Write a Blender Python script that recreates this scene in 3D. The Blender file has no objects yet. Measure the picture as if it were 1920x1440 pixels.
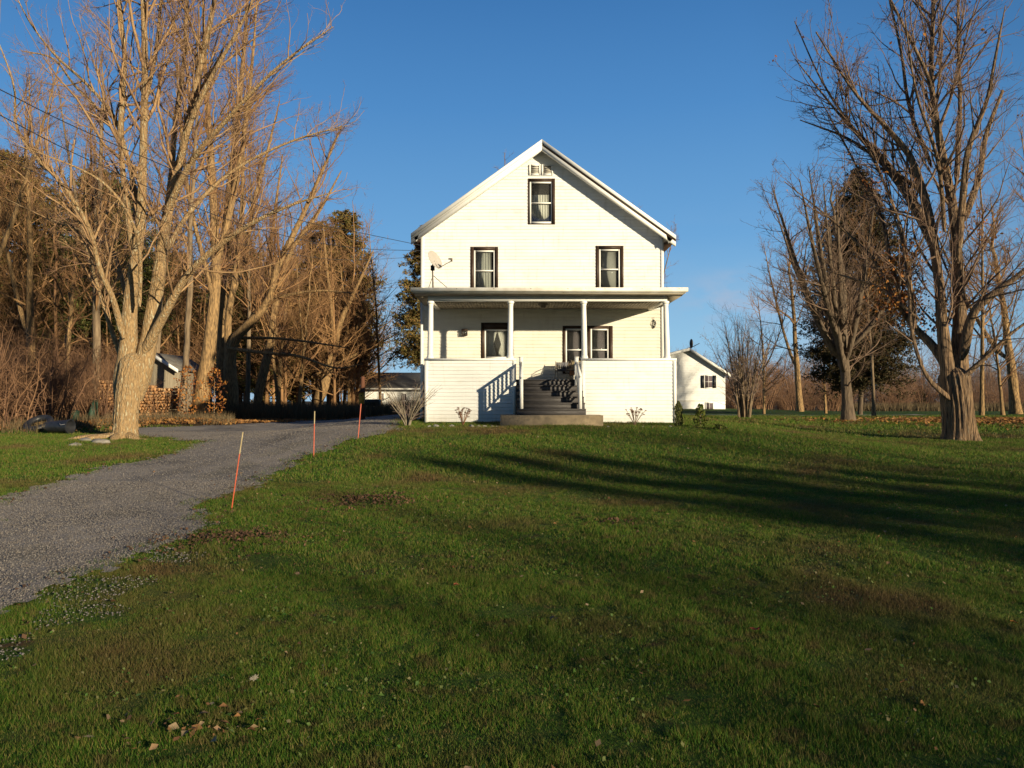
import bpy, math
import numpy as np

# ------------------------------------------------------------------ camera, sky, sun, exposure
S = bpy.context.scene
COL = S.collection
EYE = 1.6
F = 1450.0                      # focal length in pixels of the 1920 wide photograph
PITCH = math.atan(25 / F)
cam_d = bpy.data.cameras.new('camera'); cam = bpy.data.objects.new('camera', cam_d); COL.objects.link(cam)
cam.location = (0, 0, EYE); cam.rotation_euler = (math.pi / 2 + PITCH, 0, 0)
cam_d.sensor_width = 36; cam_d.lens = 36 * F / 1920; cam_d.clip_start = .05; cam_d.clip_end = 3000
S.camera = cam

SUN_EL = math.radians(11.5); SUN_AZ = math.radians(137)
SD = np.array([math.sin(SUN_AZ) * math.cos(SUN_EL), math.cos(SUN_AZ) * math.cos(SUN_EL), math.sin(SUN_EL)])
w = bpy.data.worlds.new("World"); S.world = w; w.use_nodes = True
nt = w.node_tree; N = nt.nodes; Lk = nt.links.new
sky = N.new('ShaderNodeTexSky'); sky.sky_type = 'NISHITA'; sky.sun_disc = False
sky.sun_elevation = SUN_EL; sky.sun_rotation = SUN_AZ; sky.air_density = 1.0; sky.dust_density = .2; sky.ozone_density = 4.0
hs = N.new('ShaderNodeHueSaturation'); hs.inputs['Saturation'].default_value = 1.15; hs.inputs['Value'].default_value = .10
Lk(sky.outputs[0], hs.inputs['Color'])
tc = N.new('ShaderNodeTexCoord'); mp = N.new('ShaderNodeMapping'); mp.inputs['Scale'].default_value = (3.0, 3.0, 7.0)
Lk(tc.outputs['Generated'], mp.inputs[0])
cn = N.new('ShaderNodeTexNoise'); cn.inputs['Scale'].default_value = 1.3; cn.inputs['Detail'].default_value = 7
Lk(mp.outputs[0], cn.inputs['Vector'])
cr = N.new('ShaderNodeMapRange'); cr.inputs[1].default_value = .50; cr.inputs[2].default_value = .70; cr.inputs[3].default_value = 0; cr.inputs[4].default_value = .5
Lk(cn.outputs[0], cr.inputs[0])
sp = N.new('ShaderNodeSeparateXYZ'); Lk(tc.outputs['Generated'], sp.inputs[0])
cz = N.new('ShaderNodeMapRange'); cz.inputs[1].default_value = .05; cz.inputs[2].default_value = .24; cz.inputs[3].default_value = 1; cz.inputs[4].default_value = 0
Lk(sp.outputs[2], cz.inputs[0])
cm = N.new('ShaderNodeMath'); cm.operation = 'MULTIPLY'; Lk(cr.outputs[0], cm.inputs[0]); Lk(cz.outputs[0], cm.inputs[1])
# clear autumn blue opposite the sun, paler towards the skyline
rp = N.new('ShaderNodeValToRGB'); Lk(sp.outputs[2], rp.inputs[0]); e = rp.color_ramp.elements
e[0].position = 0; e[0].color = (.38, .63, .84, 1); e[1].position = .8; e[1].color = (.024, .10, .28, 1)
for p_, c_ in ((.07, (.32, .59, .83)), (.2, (.165, .41, .74)), (.35, (.088, .28, .61)), (.5, (.044, .175, .45))): q_ = e.new(p_); q_.color = (*c_, 1)
rs_ = N.new('ShaderNodeVectorMath'); rs_.operation = 'SCALE'; rs_.inputs['Scale'].default_value = 5.6; Lk(rp.outputs[0], rs_.inputs[0])
dt = N.new('ShaderNodeVectorMath'); dt.operation = 'DOT_PRODUCT'; Lk(tc.outputs['Generated'], dt.inputs[0]); dt.inputs[1].default_value = (-SD[0], -SD[1], 0)
df = N.new('ShaderNodeMapRange'); df.inputs[1].default_value = -.25; df.inputs[2].default_value = .45; df.inputs[3].default_value = .30; df.inputs[4].default_value = .92; Lk(dt.outputs['Value'], df.inputs[0])
gx_ = N.new('ShaderNodeMix'); gx_.data_type = 'RGBA'; Lk(df.outputs[0], gx_.inputs[0]); Lk(hs.outputs[0], gx_.inputs[6]); Lk(rs_.outputs[0], gx_.inputs[7])
cx = N.new('ShaderNodeMix'); cx.data_type = 'RGBA'; Lk(cm.outputs[0], cx.inputs[0]); Lk(gx_.outputs[2], cx.inputs[6]); cx.inputs[7].default_value = (2.6, 2.8, 3.3, 1)
dn = N.new('ShaderNodeVectorMath'); dn.operation = 'SUBTRACT'; Lk(tc.outputs['Generated'], dn.inputs[0]); dn.inputs[1].default_value = (.279, .953, .118)
d2 = N.new('ShaderNodeVectorMath'); d2.operation = 'MULTIPLY'; Lk(dn.outputs[0], d2.inputs[0]); d2.inputs[1].default_value = (1, 1, 1.9)
dl = N.new('ShaderNodeVectorMath'); dl.operation = 'LENGTH'; Lk(d2.outputs[0], dl.inputs[0])
dm = N.new('ShaderNodeMapRange'); dm.interpolation_type = 'SMOOTHSTEP'; dm.inputs[1].default_value = .10; dm.inputs[2].default_value = .0; Lk(dl.outputs['Value'], dm.inputs[0])
c2n = N.new('ShaderNodeTexNoise'); c2n.inputs['Scale'].default_value = 9; c2n.inputs['Detail'].default_value = 8; Lk(mp.outputs[0], c2n.inputs['Vector'])
c2m = N.new('ShaderNodeMapRange'); c2m.inputs[1].default_value = .38; c2m.inputs[2].default_value = .68; c2m.inputs[4].default_value = .75; Lk(c2n.outputs[0], c2m.inputs[0])
c2x = N.new('ShaderNodeMath'); c2x.operation = 'MULTIPLY'; Lk(dm.outputs[0], c2x.inputs[0]); Lk(c2m.outputs[0], c2x.inputs[1])
cy = N.new('ShaderNodeMix'); cy.data_type = 'RGBA'; Lk(c2x.outputs[0], cy.inputs[0]); Lk(cx.outputs[2], cy.inputs[6]); cy.inputs[7].default_value = (2.3, 2.7, 3.5, 1)
bg = N['Background']; Lk(cy.outputs[2], bg.inputs[0]); bg.inputs[1].default_value = .12

sl = bpy.data.lights.new('sun', 'SUN'); so = bpy.data.objects.new('sun', sl); COL.objects.link(so)
sl.energy = 5.0; sl.angle = math.radians(.9); sl.color = (1.0, .85, .58)
from mathutils import Vector
so.rotation_euler = Vector(SD).to_track_quat('Z', 'Y').to_euler(); so.location = (20, -20, 20)
S.view_settings.view_transform = 'Standard'; S.view_settings.look = 'None'; S.view_settings.gamma = 1
S.view_settings.use_curve_mapping = False; S.view_settings.exposure = 0.58
S.cycles.max_bounces = 5; S.cycles.diffuse_bounces = 3; S.cycles.transparent_max_bounces = 10
S.cycles.use_denoising = True

# ------------------------------------------------------------------ helpers
def ray(px, py):
    up = (720 - py) / F; c, s = math.cos(PITCH), math.sin(PITCH)
    fw = c - up * s
    return (px - 960) / F / fw, (s + up * c) / fw
def W(px, py, Y):
    a, b = ray(px, py); return np.array([a * Y, Y, EYE + b * Y])
PY = np.array([-400, -80, -30, 0, 4, 10, 16, 20, 26, 40, 60, 100, 200, 400, 900.])
PZ = np.array([-1, -.6, -.2, 0, .05, .22, .42, .52, .62, .55, .40, -.1, -1.2, -2.0, -3])
def sst(t): t = np.clip(t, 0, 1); return t * t * (3 - 2 * t)
def H(x, y):
    x = np.asarray(x, float); y = np.asarray(y, float)
    z = np.interp(y, PY, PZ)
    dx = np.maximum(np.maximum(-2.9 - x, x - 4.8), 0); dy = np.maximum(np.maximum(19.2 - y, y - 34), 0)
    z = z + .38 * (1 - sst(np.hypot(dx, dy * .8) / 5.5)) * (1 - .0 * x)
    z = z + .22 * np.exp(-(((x + 12.2) / 3.0) ** 2 + ((y - 27) / 2.6) ** 2))
    z = z + .35 * np.exp(-(((x - 17) / 9) ** 2 + ((y - 70) / 9) ** 2))
    z = z - .14 * np.exp(-(((x - 13) / 5) ** 2 + ((y - 21) / 5) ** 2))
    z = z + .018 * np.sin(x * .9 + y * .35) * np.sin(y * .7 - x * .2) + .012 * np.sin(x * 2.1 - 1) * np.sin(y * 1.7)
    return z
def G(px, py):
    a, b = ray(px, py); Y = 2.0
    while Y < 600 and EYE + b * Y > float(H(a * Y, Y)): Y += .02 + Y * .002
    return np.array([a * Y, Y, float(H(a * Y, Y))])

def new_mesh(name, V, F4=None, F3=None, smooth=False, attrs=None, polys=None):
    m = bpy.data.meshes.new(name); V = np.asarray(V, np.float32)
    m.vertices.add(len(V)); m.vertices.foreach_set('co', V.ravel())
    parts = []; starts = []; n = 0
    for A in (F4, F3):
        if A is not None and len(A):
            A = np.asarray(A, np.int32); k = A.shape[1]
            parts.append(A.ravel()); starts.append(n + np.arange(len(A)) * k); n += A.size
    for p in polys or []:
        parts.append(np.array(p, np.int32)); starts.append(np.array([n])); n += len(p)
    li = np.concatenate(parts); st = np.concatenate(starts)
    m.loops.add(len(li)); m.loops.foreach_set('vertex_index', li)
    m.polygons.add(len(st)); m.polygons.foreach_set('loop_start', st.astype(np.int32))
    if smooth: m.polygons.foreach_set('use_smooth', np.ones(len(st), bool))
    m.update(calc_edges=True)
    for k, v in (attrs or {}).items():
        a = m.attributes.new(k, 'FLOAT', 'FACE'); a.data.foreach_set('value', np.asarray(v, np.float32))
    return m
def link(name, mesh, mat=None, parent=None, loc=None):
    o = bpy.data.objects.new(name, mesh); COL.objects.link(o)
    if mat is not None and mesh is not None: mesh.materials.append(mat)
    if parent is not None: o.parent = parent
    if loc is not None: o.location = loc
    return o
def tag(o, label=None, cat=None, group=None, kind=None):
    if label: o['label'] = label
    if cat: o['category'] = cat
    if group: o['group'] = group
    if kind: o['kind'] = kind
    return o
def empty(name, loc, label, cat, group=None, rz=0):
    o = bpy.data.objects.new(name, None); COL.objects.link(o); o.location = loc; o.rotation_euler = (0, 0, rz)
    o.empty_display_size = .2
    return tag(o, label, cat, group)
def copy_tree(o, loc, rz, scale, label=None, group=None, parent=None):
    c = o.copy(); COL.objects.link(c)
    if parent is None:
        c.location = loc; c.rotation_euler = (0, 0, rz); c.scale = scale if hasattr(scale, '__len__') else (scale,) * 3
        if label: c['label'] = label
        if group: c['group'] = group
    else: c.parent = parent
    for ch in list(o.children): copy_tree(ch, None, None, None, parent=c)
    return c

class MB:
    def __init__(s): s.V = []; s.P = []; s.smooth = False
    def add(s, V, P):
        b = len(s.V); s.V += [tuple(v) for v in V]; s.P += [[b + i for i in p] for p in P]; return s
    def box(s, x0, x1, y0, y1, z0, z1):
        return s.add([(x0, y0, z0), (x1, y0, z0), (x1, y1, z0), (x0, y1, z0), (x0, y0, z1), (x1, y0, z1), (x1, y1, z1), (x0, y1, z1)],
                     [(0, 3, 2, 1), (4, 5, 6, 7), (0, 1, 5, 4), (1, 2, 6, 5), (2, 3, 7, 6), (3, 0, 4, 7)])
    def prism(s, poly, y0, y1):     # poly of (x, z), counter-clockwise seen from -y
        n = len(poly); V = [(x, y0, z) for x, z in poly] + [(x, y1, z) for x, z in poly]
        return s.add(V, [list(range(n)), list(range(2 * n - 1, n - 1, -1))] + [((i + 1) % n, i, n + i, n + (i + 1) % n) for i in range(n)])
    def prismx(s, poly, x0, x1):    # poly of (y, z)
        n = len(poly); V = [(x0, y, z) for y, z in poly] + [(x1, y, z) for y, z in poly]
        return s.add(V, [list(range(n - 1, -1, -1)), list(range(n, 2 * n))] + [(i, (i + 1) % n, n + (i + 1) % n, n + i) for i in range(n)])
    def tube(s, pts, r, n=8, caps=True):
        pts = [np.array(p, float) for p in pts]; k = len(pts); r = r if hasattr(r, '__len__') else [r] * k; V = []
        for i, p in enumerate(pts):
            t = pts[min(i + 1, k - 1)] - pts[max(i - 1, 0)]; t /= np.linalg.norm(t) + 1e-9
            a = np.array([0, 0, 1.]) if abs(t[2]) < .9 else np.array([1., 0, 0])
            u = np.cross(t, a); u /= np.linalg.norm(u); v = np.cross(t, u)
            V += [p + r[i] * (math.cos(2 * math.pi * j / n) * u + math.sin(2 * math.pi * j / n) * v) for j in range(n)]
        P = [(i * n + j, i * n + (j + 1) % n, (i + 1) * n + (j + 1) % n, (i + 1) * n + j) for i in range(k - 1) for j in range(n)]
        if caps: P += [list(range(n - 1, -1, -1)), list(range((k - 1) * n, k * n))]
        return s.add(V, P)
    def lathe(s, c, prof, n=20):    # prof of (r, z)
        V = [(c[0] + r * math.cos(2 * math.pi * j / n), c[1] + r * math.sin(2 * math.pi * j / n), c[2] + z) for r, z in prof for j in range(n)]
        P = [(i * n + j, i * n + (j + 1) % n, (i + 1) * n + (j + 1) % n, (i + 1) * n + j) for i in range(len(prof) - 1) for j in range(n)]
        P += [list(range(n - 1, -1, -1)), list(range((len(prof) - 1) * n, len(prof) * n))]
        return s.add(V, P)
    def build(s, name, mat, parent=None, origin=(0, 0, 0), smooth=False):
        V = np.array(s.V, float) - np.array(origin, float)
        m = new_mesh(name, V, polys=s.P); m.validate()
        if smooth:
            m.polygons.foreach_set('use_smooth', np.ones(len(m.polygons), bool)); m.set_sharp_from_angle(angle=math.radians(40))
        o = link(name, m, mat, parent)
        if parent is None: o.location = origin
        return o

# ------------------------------------------------------------------ materials
def mat_base(name):
    m = bpy.data.materials.new(name); m.use_nodes = True
    return m, m.node_tree.nodes, m.node_tree.links.new, m.node_tree.nodes['Principled BSDF']
def pmat(name, c1, c2=None, scale=4, rough=.75, bump=0, bscale=None, stretch=(1, 1, 1), spec=.25, metal=0, lo=.35, hi=.65, c3=None, s3=1, coord='Position', bdist=.02, lo3=.5, hi3=.7):
    m, n, L, b = mat_base(name)
    b.inputs['Roughness'].default_value = rough; b.inputs['Specular IOR Level'].default_value = spec; b.inputs['Metallic'].default_value = metal
    b.inputs['Base Color'].default_value = (*c1, 1)
    if coord == 'Position': g = n.new('ShaderNodeNewGeometry'); src = g.outputs['Position']
    else: g = n.new('ShaderNodeTexCoord'); src = g.outputs['Object']
    mp = n.new('ShaderNodeMapping'); mp.inputs['Scale'].default_value = stretch; L(src, mp.inputs[0])
    def noise(sc, det=6):
        t = n.new('ShaderNodeTexNoise'); t.inputs['Scale'].default_value = sc; t.inputs['Detail'].default_value = det
        L(mp.outputs[0], t.inputs['Vector']); return t
    def mix(fac_out, lo, hi, a_out, col):
        r = n.new('ShaderNodeMapRange'); r.inputs[1].default_value = lo; r.inputs[2].default_value = hi; L(fac_out, r.inputs[0])
        x = n.new('ShaderNodeMix'); x.data_type = 'RGBA'; L(r.outputs[0], x.inputs[0])
        if isinstance(a_out, tuple): x.inputs[6].default_value = (*a_out, 1)
        else: L(a_out, x.inputs[6])
        x.inputs[7].default_value = (*col, 1); return x.outputs[2]
    out = None
    if c2: out = mix(noise(scale).outputs[0], lo, hi, c1, c2)
    if c3: out = mix(noise(s3).outputs[0], lo3, hi3, out if out is not None else c1, c3)
    if out is not None: L(out, b.inputs['Base Color'])
    if bump:
        bn = n.new('ShaderNodeBump'); bn.inputs['Strength'].default_value = bump; bn.inputs['Distance'].default_value = bdist
        L(noise(bscale or scale, 8).outputs[0], bn.inputs['Height']); L(bn.outputs[0], b.inputs['Normal'])
    return m
def rmat(name, cols, rough=.7, trans=0, pos_scale=0, pos_cols=None, plo=.4, phi=.6, spec=.2):
    """colour picked per face from a ramp over the 'rnd' attribute; optional second ramp mixed in by position"""
    m, n, L, b = mat_base(name)
    a = n.new('ShaderNodeAttribute'); a.attribute_name = 'rnd'
    def ramp(cs):
        r = n.new('ShaderNodeValToRGB'); r.color_ramp.elements[0].color = (*cs[0], 1); r.color_ramp.elements[1].color = (*cs[-1], 1)
        for i, c in enumerate(cs[1:-1]): e = r.color_ramp.elements.new((i + 1) / (len(cs) - 1)); e.color = (*c, 1)
        L(a.outputs['Fac'], r.inputs[0]); return r.outputs[0]
    out = ramp(cols)
    if pos_cols:
        g = n.new('ShaderNodeNewGeometry'); t = n.new('ShaderNodeTexNoise'); t.inputs['Scale'].default_value = pos_scale; t.inputs['Detail'].default_value = 5
        L(g.outputs['Position'], t.inputs['Vector'])
        mr = n.new('ShaderNodeMapRange'); mr.inputs[1].default_value = plo; mr.inputs[2].default_value = phi; L(t.outputs[0], mr.inputs[0])
        t2 = n.new('ShaderNodeTexNoise'); t2.inputs['Scale'].default_value = pos_scale * 11; t2.inputs['Detail'].default_value = 4; L(g.outputs['Position'], t2.inputs['Vector'])
        m2 = n.new('ShaderNodeMapRange'); m2.inputs[1].default_value = .54; m2.inputs[2].default_value = .64; m2.inputs[4].default_value = .7; L(t2.outputs[0], m2.inputs[0])
        mm_ = n.new('ShaderNodeMath'); mm_.operation = 'MAXIMUM'; L(mr.outputs[0], mm_.inputs[0]); L(m2.outputs[0], mm_.inputs[1])
        x = n.new('ShaderNodeMix'); x.data_type = 'RGBA'; L(mm_.outputs[0], x.inputs[0]); L(out, x.inputs[6]); L(ramp(pos_cols), x.inputs[7]); out = x.outputs[2]
    L(out, b.inputs['Base Color']); b.inputs['Roughness'].default_value = rough; b.inputs['Specular IOR Level'].default_value = spec
    if trans:
        tr = n.new('ShaderNodeBsdfTranslucent'); L(out, tr.inputs[0]); ms = n.new('ShaderNodeMixShader'); ms.inputs[0].default_value = trans
        L(b.outputs[0], ms.inputs[1]); L(tr.outputs[0], ms.inputs[2]); L(ms.outputs[0], n['Material Output'].inputs[0])
    return m

M = {}
M['siding'] = pmat('white_vinyl_siding', (.80, .80, .79), (.73, .725, .71), 1.3, .5, c3=(.62, .60, .56), s3=2.2, lo3=.6, hi3=.85, stretch=(1, 1, 2.5))
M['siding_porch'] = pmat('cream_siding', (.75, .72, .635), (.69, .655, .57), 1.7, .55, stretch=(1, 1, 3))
M['white'] = pmat('white_paint', (.80, .79, .76), (.74, .73, .70), 3, .45)
M['whitew'] = pmat('worn_white_paint', (.76, .74, .68), (.62, .58, .50), 4, .6, c3=(.30, .24, .17), s3=14, lo3=.66, hi3=.8, bump=.15, bscale=30)
M['brown'] = pmat('brown_trim', (.055, .032, .022), (.035, .022, .016), 5, .5)
M['soffit'] = pmat('soffit_paint', (.36, .31, .24), (.28, .24, .18), 3, .7)
M['roof'] = pmat('asphalt_shingle', (.05, .05, .055), (.085, .08, .075), 9, .9, bump=.5, bscale=30)
M['membrane'] = pmat('porch_roof_felt', (.16, .15, .14), (.11, .10, .09), 4, .9)
M['stepgray'] = pmat('gray_deck_paint', (.08, .074, .075), (.058, .054, .055), 6, .55, stretch=(1, 4, 4))
M['concrete'] = pmat('weathered_concrete', (.27, .21, .135), (.17, .135, .09), 5, .9, bump=.5, bscale=25, c3=(.13, .11, .08), s3=7, lo3=.55, hi3=.75)
M['stone'] = pmat('field_stone', (.30, .28, .25), (.20, .18, .16), 6, .9, bump=.6, bscale=12)
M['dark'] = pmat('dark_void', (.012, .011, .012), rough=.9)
M['metal'] = pmat('galvanised_pipe', (.20, .17, .14), (.12, .09, .06), 12, .5, metal=.3)
M['dish'] = pmat('dish_grey', (.42, .39, .36), (.36, .33, .30), 5, .5)
M['black'] = pmat('black_plastic', (.012, .014, .018), (.025, .025, .03), 6, .45, spec=.4)
M['bluegrey'] = pmat('grey_web', (.13, .13, .15), (.10, .10, .12), 30, .8)
M['tan'] = pmat('tan_canvas', (.42, .34, .20), (.34, .27, .15), 12, .85)
M['terra'] = pmat('terracotta_cushion', (.40, .17, .07), (.32, .12, .05), 10, .85)
M['orange'] = pmat('orange_fibreglass', (.50, .10, .045), (.40, .07, .03), 9, .4)
M['yellow'] = pmat('yellow_wood', (.55, .33, .06), (.40, .22, .04), 9, .7)
M['redbrown'] = pmat('redbrown_wood', (.14, .06, .035), (.08, .035, .02), 6, .85, bump=.4, stretch=(1, 1, .2))
M['greyboard'] = pmat('weathered_boards', (.27, .23, .17), (.17, .14, .10), 5, .9, stretch=(4, 4, .4), bump=.3)
M['barkL'] = pmat('maple_bark_pale', (.42, .28, .14), (.20, .13, .07), 17, .9, bump=1, bscale=20, stretch=(1.6, 1.6, .35), c3=(.50, .43, .28), s3=17, lo3=.56, hi3=.66, coord='Object', bdist=.09)
M['barkG'] = pmat('golden_lit_bark', (.38, .24, .11), (.12, .08, .045), 12, .95, bump=1, bscale=8, stretch=(2, 2, .35), coord='Object', bdist=.06)
M['barkR'] = pmat('old_maple_bark', (.27, .175, .10), (.07, .048, .035), 10, .95, bump=1, bscale=14, stretch=(2.2, 2.2, .22), c3=(.30, .26, .20), s3=8, lo3=.6, hi3=.75, coord='Object', bdist=.08)
M['barkD'] = pmat('dark_bark', (.15, .11, .075), (.075, .055, .04), 6, .95, bump=1, bscale=8, stretch=(2, 2, .3), coord='Object', bdist=.05)
M['barkM'] = pmat('woodland_bark', (.26, .19, .12), (.12, .085, .055), 5, .95, bump=1, bscale=7, stretch=(2, 2, .3), coord='Object', bdist=.05)
M['twigL'] = pmat('pale_maple_twig', (.36, .23, .12), (.22, .13, .07), 3, .85)
M['twigR'] = pmat('brown_twig', (.21, .14, .095), (.13, .085, .06), 3, .85)
M['twigM'] = pmat('red_brown_twig', (.33, .19, .085), (.19, .10, .05), .6, .85)
M['twigB'] = pmat('brush_stem', (.25, .14, .075), (.13, .07, .045), .9, .85)
M['twigP'] = pmat('purple_brown_twig', (.25, .15, .105), (.16, .095, .08), 1.5, .85)
M['twigO'] = pmat('orange_brown_twig', (.30, .15, .07), (.20, .10, .055), .8, .85)
M['twigG'] = pmat('grey_twig', (.25, .19, .16), (.18, .13, .11), 1.2, .85)
M['lawn_blade'] = rmat('grass_blade', [(.036, .098, .010), (.062, .142, .014), (.10, .17, .02), (.18, .185, .032), (.27, .20, .08)], .6, .25, .55,
                       [(.085, .085, .025), (.14, .10, .035), (.15, .095, .04), (.10, .06, .03), (.22, .16, .08)], .51, .67, spec=.15)
M['needle'] = rmat('spruce_needles', [(.035, .035, .015), (.055, .048, .02), (.085, .06, .028), (.11, .065, .035)], .7, .1)
M['needleB'] = rmat('rusty_pine_needles', [(.10, .10, .03), (.16, .13, .04), (.22, .15, .05), (.24, .13, .05)], .7, .1)
M['needleG'] = rmat('green_pine_needles', [(.07, .09, .025), (.11, .12, .035), (.16, .15, .045)], .7, .1)
M['dryleaf'] = rmat('dry_leaves', [(.17, .09, .04), (.26, .13, .055), (.13, .07, .035), (.30, .22, .13), (.22, .09, .03), (.36, .28, .18)], .8, .15)
M['orleaf'] = rmat('clinging_orange_leaves', [(.38, .14, .03), (.44, .20, .045), (.26, .09, .03), (.18, .07, .035)], .7, .3)
M['litter'] = rmat('leaf_litter', [(.26, .11, .03), (.33, .17, .05), (.18, .08, .035), (.38, .22, .09)], .85, .1)
M['darklitter'] = rmat('old_dark_leaves', [(.075, .04, .025), (.11, .06, .035), (.05, .03, .02), (.16, .09, .055)], .9)
M['clover'] = rmat('clover_leaves', [(.04, .10, .015), (.07, .14, .025), (.10, .15, .04), (.13, .14, .05), (.20, .17, .09)], .6, .2)
M['weed'] = rmat('dead_weeds', [(.10, .075, .04), (.15, .11, .06), (.07, .055, .03), (.20, .14, .08)], .85, .1)
M['gravelst'] = rmat('gravel_stones', [(.24, .20, .175), (.32, .285, .25), (.14, .12, .105), (.42, .375, .32), (.25, .20, .155)], .85)
M['log'] = rmat('split_firewood', [(.44, .24, .11), (.34, .17, .07), (.50, .32, .17), (.22, .12, .06)], .8)
M['evergreen_leaf'] = rmat('boxwood_leaf', [(.05, .08, .01), (.09, .11, .02), (.13, .13, .03)], .6, .2)

# glass
m, n, L, b = mat_base('window_glass'); n.remove(b)
tr = n.new('ShaderNodeBsdfTransparent'); tr.inputs[0].default_value = (.88, .90, .90, 1); gl = n.new('ShaderNodeBsdfGlossy'); gl.inputs['Roughness'].default_value = .03
fr = n.new('ShaderNodeFresnel'); fr.inputs[0].default_value = 1.24; ms = n.new('ShaderNodeMixShader')
du = n.new('ShaderNodeBsdfDiffuse'); du.inputs[0].default_value = (.45, .45, .43, 1); m0 = n.new('ShaderNodeMixShader'); m0.inputs[0].default_value = .06; L(tr.outputs[0], m0.inputs[1]); L(du.outputs[0], m0.inputs[2])
L(fr.outputs[0], ms.inputs[0]); L(m0.outputs[0], ms.inputs[1]); L(gl.outputs[0], ms.inputs[2]); L(ms.outputs[0], n['Material Output'].inputs[0])
M['glass'] = m
M['curtain'] = pmat('lace_curtain', (.78, .75, .68), (.66, .62, .54), 14, .9, stretch=(1, 1, .1))
M['curtaing'] = pmat('grey_green_curtain', (.50, .49, .43), (.36, .35, .31), 12, .9, stretch=(1, 1, .1))
M['shade'] = pmat('grey_roller_shade', (.34, .33, .30), (.30, .29, .26), 3, .9)
M['shaded'] = pmat('plum_grey_blind', (.13, .10, .11), (.10, .08, .09), 3, .9)

# ground: lawn colours outside, leaf litter and duff in the woods (mask by place), dry patches by noise
m, n, L, b = mat_base('lawn_soil_and_turf')
g = n.new('ShaderNodeNewGeometry')
def tn(sc, det=6, rough=.6):
    t = n.new('ShaderNodeTexNoise'); t.inputs['Scale'].default_value = sc; t.inputs['Detail'].default_value = det; t.inputs['Roughness'].default_value = rough
    L(g.outputs['Position'], t.inputs['Vector']); return t.outputs[0]
def mr(o, a, bb, c=0, d=1):
    r = n.new('ShaderNodeMapRange'); r.inputs[1].default_value = a; r.inputs[2].default_value = bb; r.inputs[3].default_value = c; r.inputs[4].default_value = d; L(o, r.inputs[0]); return r.outputs[0]
def mx(f, a, c):
    x = n.new('ShaderNodeMix'); x.data_type = 'RGBA'; L(f, x.inputs[0])
    for k, v in ((6, a), (7, c)):
        if isinstance(v, tuple): x.inputs[k].default_value = (*v, 1)
        else: L(v, x.inputs[k])
    return x.outputs[2]
grass = mx(mr(tn(14), .4, .6), (.035, .08, .010), (.07, .11, .02))
grass = mx(mr(tn(.55, 5), .52, .70), grass, (.10, .078, .03))
grass = mx(mr(tn(3.0, 8), .58, .70), grass, (.085, .05, .025))
sx = n.new('ShaderNodeSeparateXYZ'); L(g.outputs['Position'], sx.inputs[0])
wv = n.new('ShaderNodeMath'); wv.operation = 'MULTIPLY_ADD'; wv.inputs[1].default_value = 5; wv.inputs[2].default_value = 0; L(tn(.25, 3), wv.inputs[0])
ya = n.new('ShaderNodeMath'); ya.operation = 'ADD'; L(sx.outputs[1], ya.inputs[0]); L(wv.outputs[0], ya.inputs[1])
wy = mr(ya.outputs[0], 26.0, 28.5)
wx_ = mr(sx.outputs[0], -3.5, -6.5)
wm = n.new('ShaderNodeMath'); wm.operation = 'MULTIPLY'; L(wy, wm.inputs[0]); L(wx_, wm.inputs[1])
duff = mx(mr(tn(2.5, 8), .4, .6), (.11, .055, .025), (.06, .04, .02))
col = mx(wm.outputs[0], grass, duff)
fy = mr(sx.outputs[1], 85, 110)
col = mx(fy, col, (.10, .07, .035))
L(col, b.inputs['Base Color']); b.inputs['Roughness'].default_value = .95; b.inputs['Specular IOR Level'].default_value = .1
bn = n.new('ShaderNodeBump'); bn.inputs['Strength'].default_value = 1; bn.inputs['Distance'].default_value = .05; L(tn(22, 8, .7), bn.inputs['Height']); L(bn.outputs[0], b.inputs['Normal'])
M['ground'] = m
M['gravel'] = pmat('gravel_drive', (.20, .175, .155), (.31, .275, .245), 38, .95, bump=1, bscale=45, c3=(.10, .09, .085), s3=.9, lo3=.48, hi3=.75, bdist=.03)
m = M['gravel']; n = m.node_tree.nodes; L = m.node_tree.links.new; b = n['Principled BSDF']; src = b.inputs['Base Color'].links[0].from_socket
for nm, c_ in (('rut', (.085, .075, .068)), ('mid', (.13, .115, .07))):
    a = n.new('ShaderNodeAttribute'); a.attribute_name = nm; sc_ = n.new('ShaderNodeMath'); sc_.operation = 'MULTIPLY'; sc_.inputs[1].default_value = .55 if nm == 'rut' else .4; L(a.outputs['Fac'], sc_.inputs[0])
    x = n.new('ShaderNodeMix'); x.data_type = 'RGBA'; L(sc_.outputs[0], x.inputs[0]); L(src, x.inputs[6]); x.inputs[7].default_value = (*c_, 1); src = x.outputs[2]
L(src, b.inputs['Base Color'])
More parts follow.
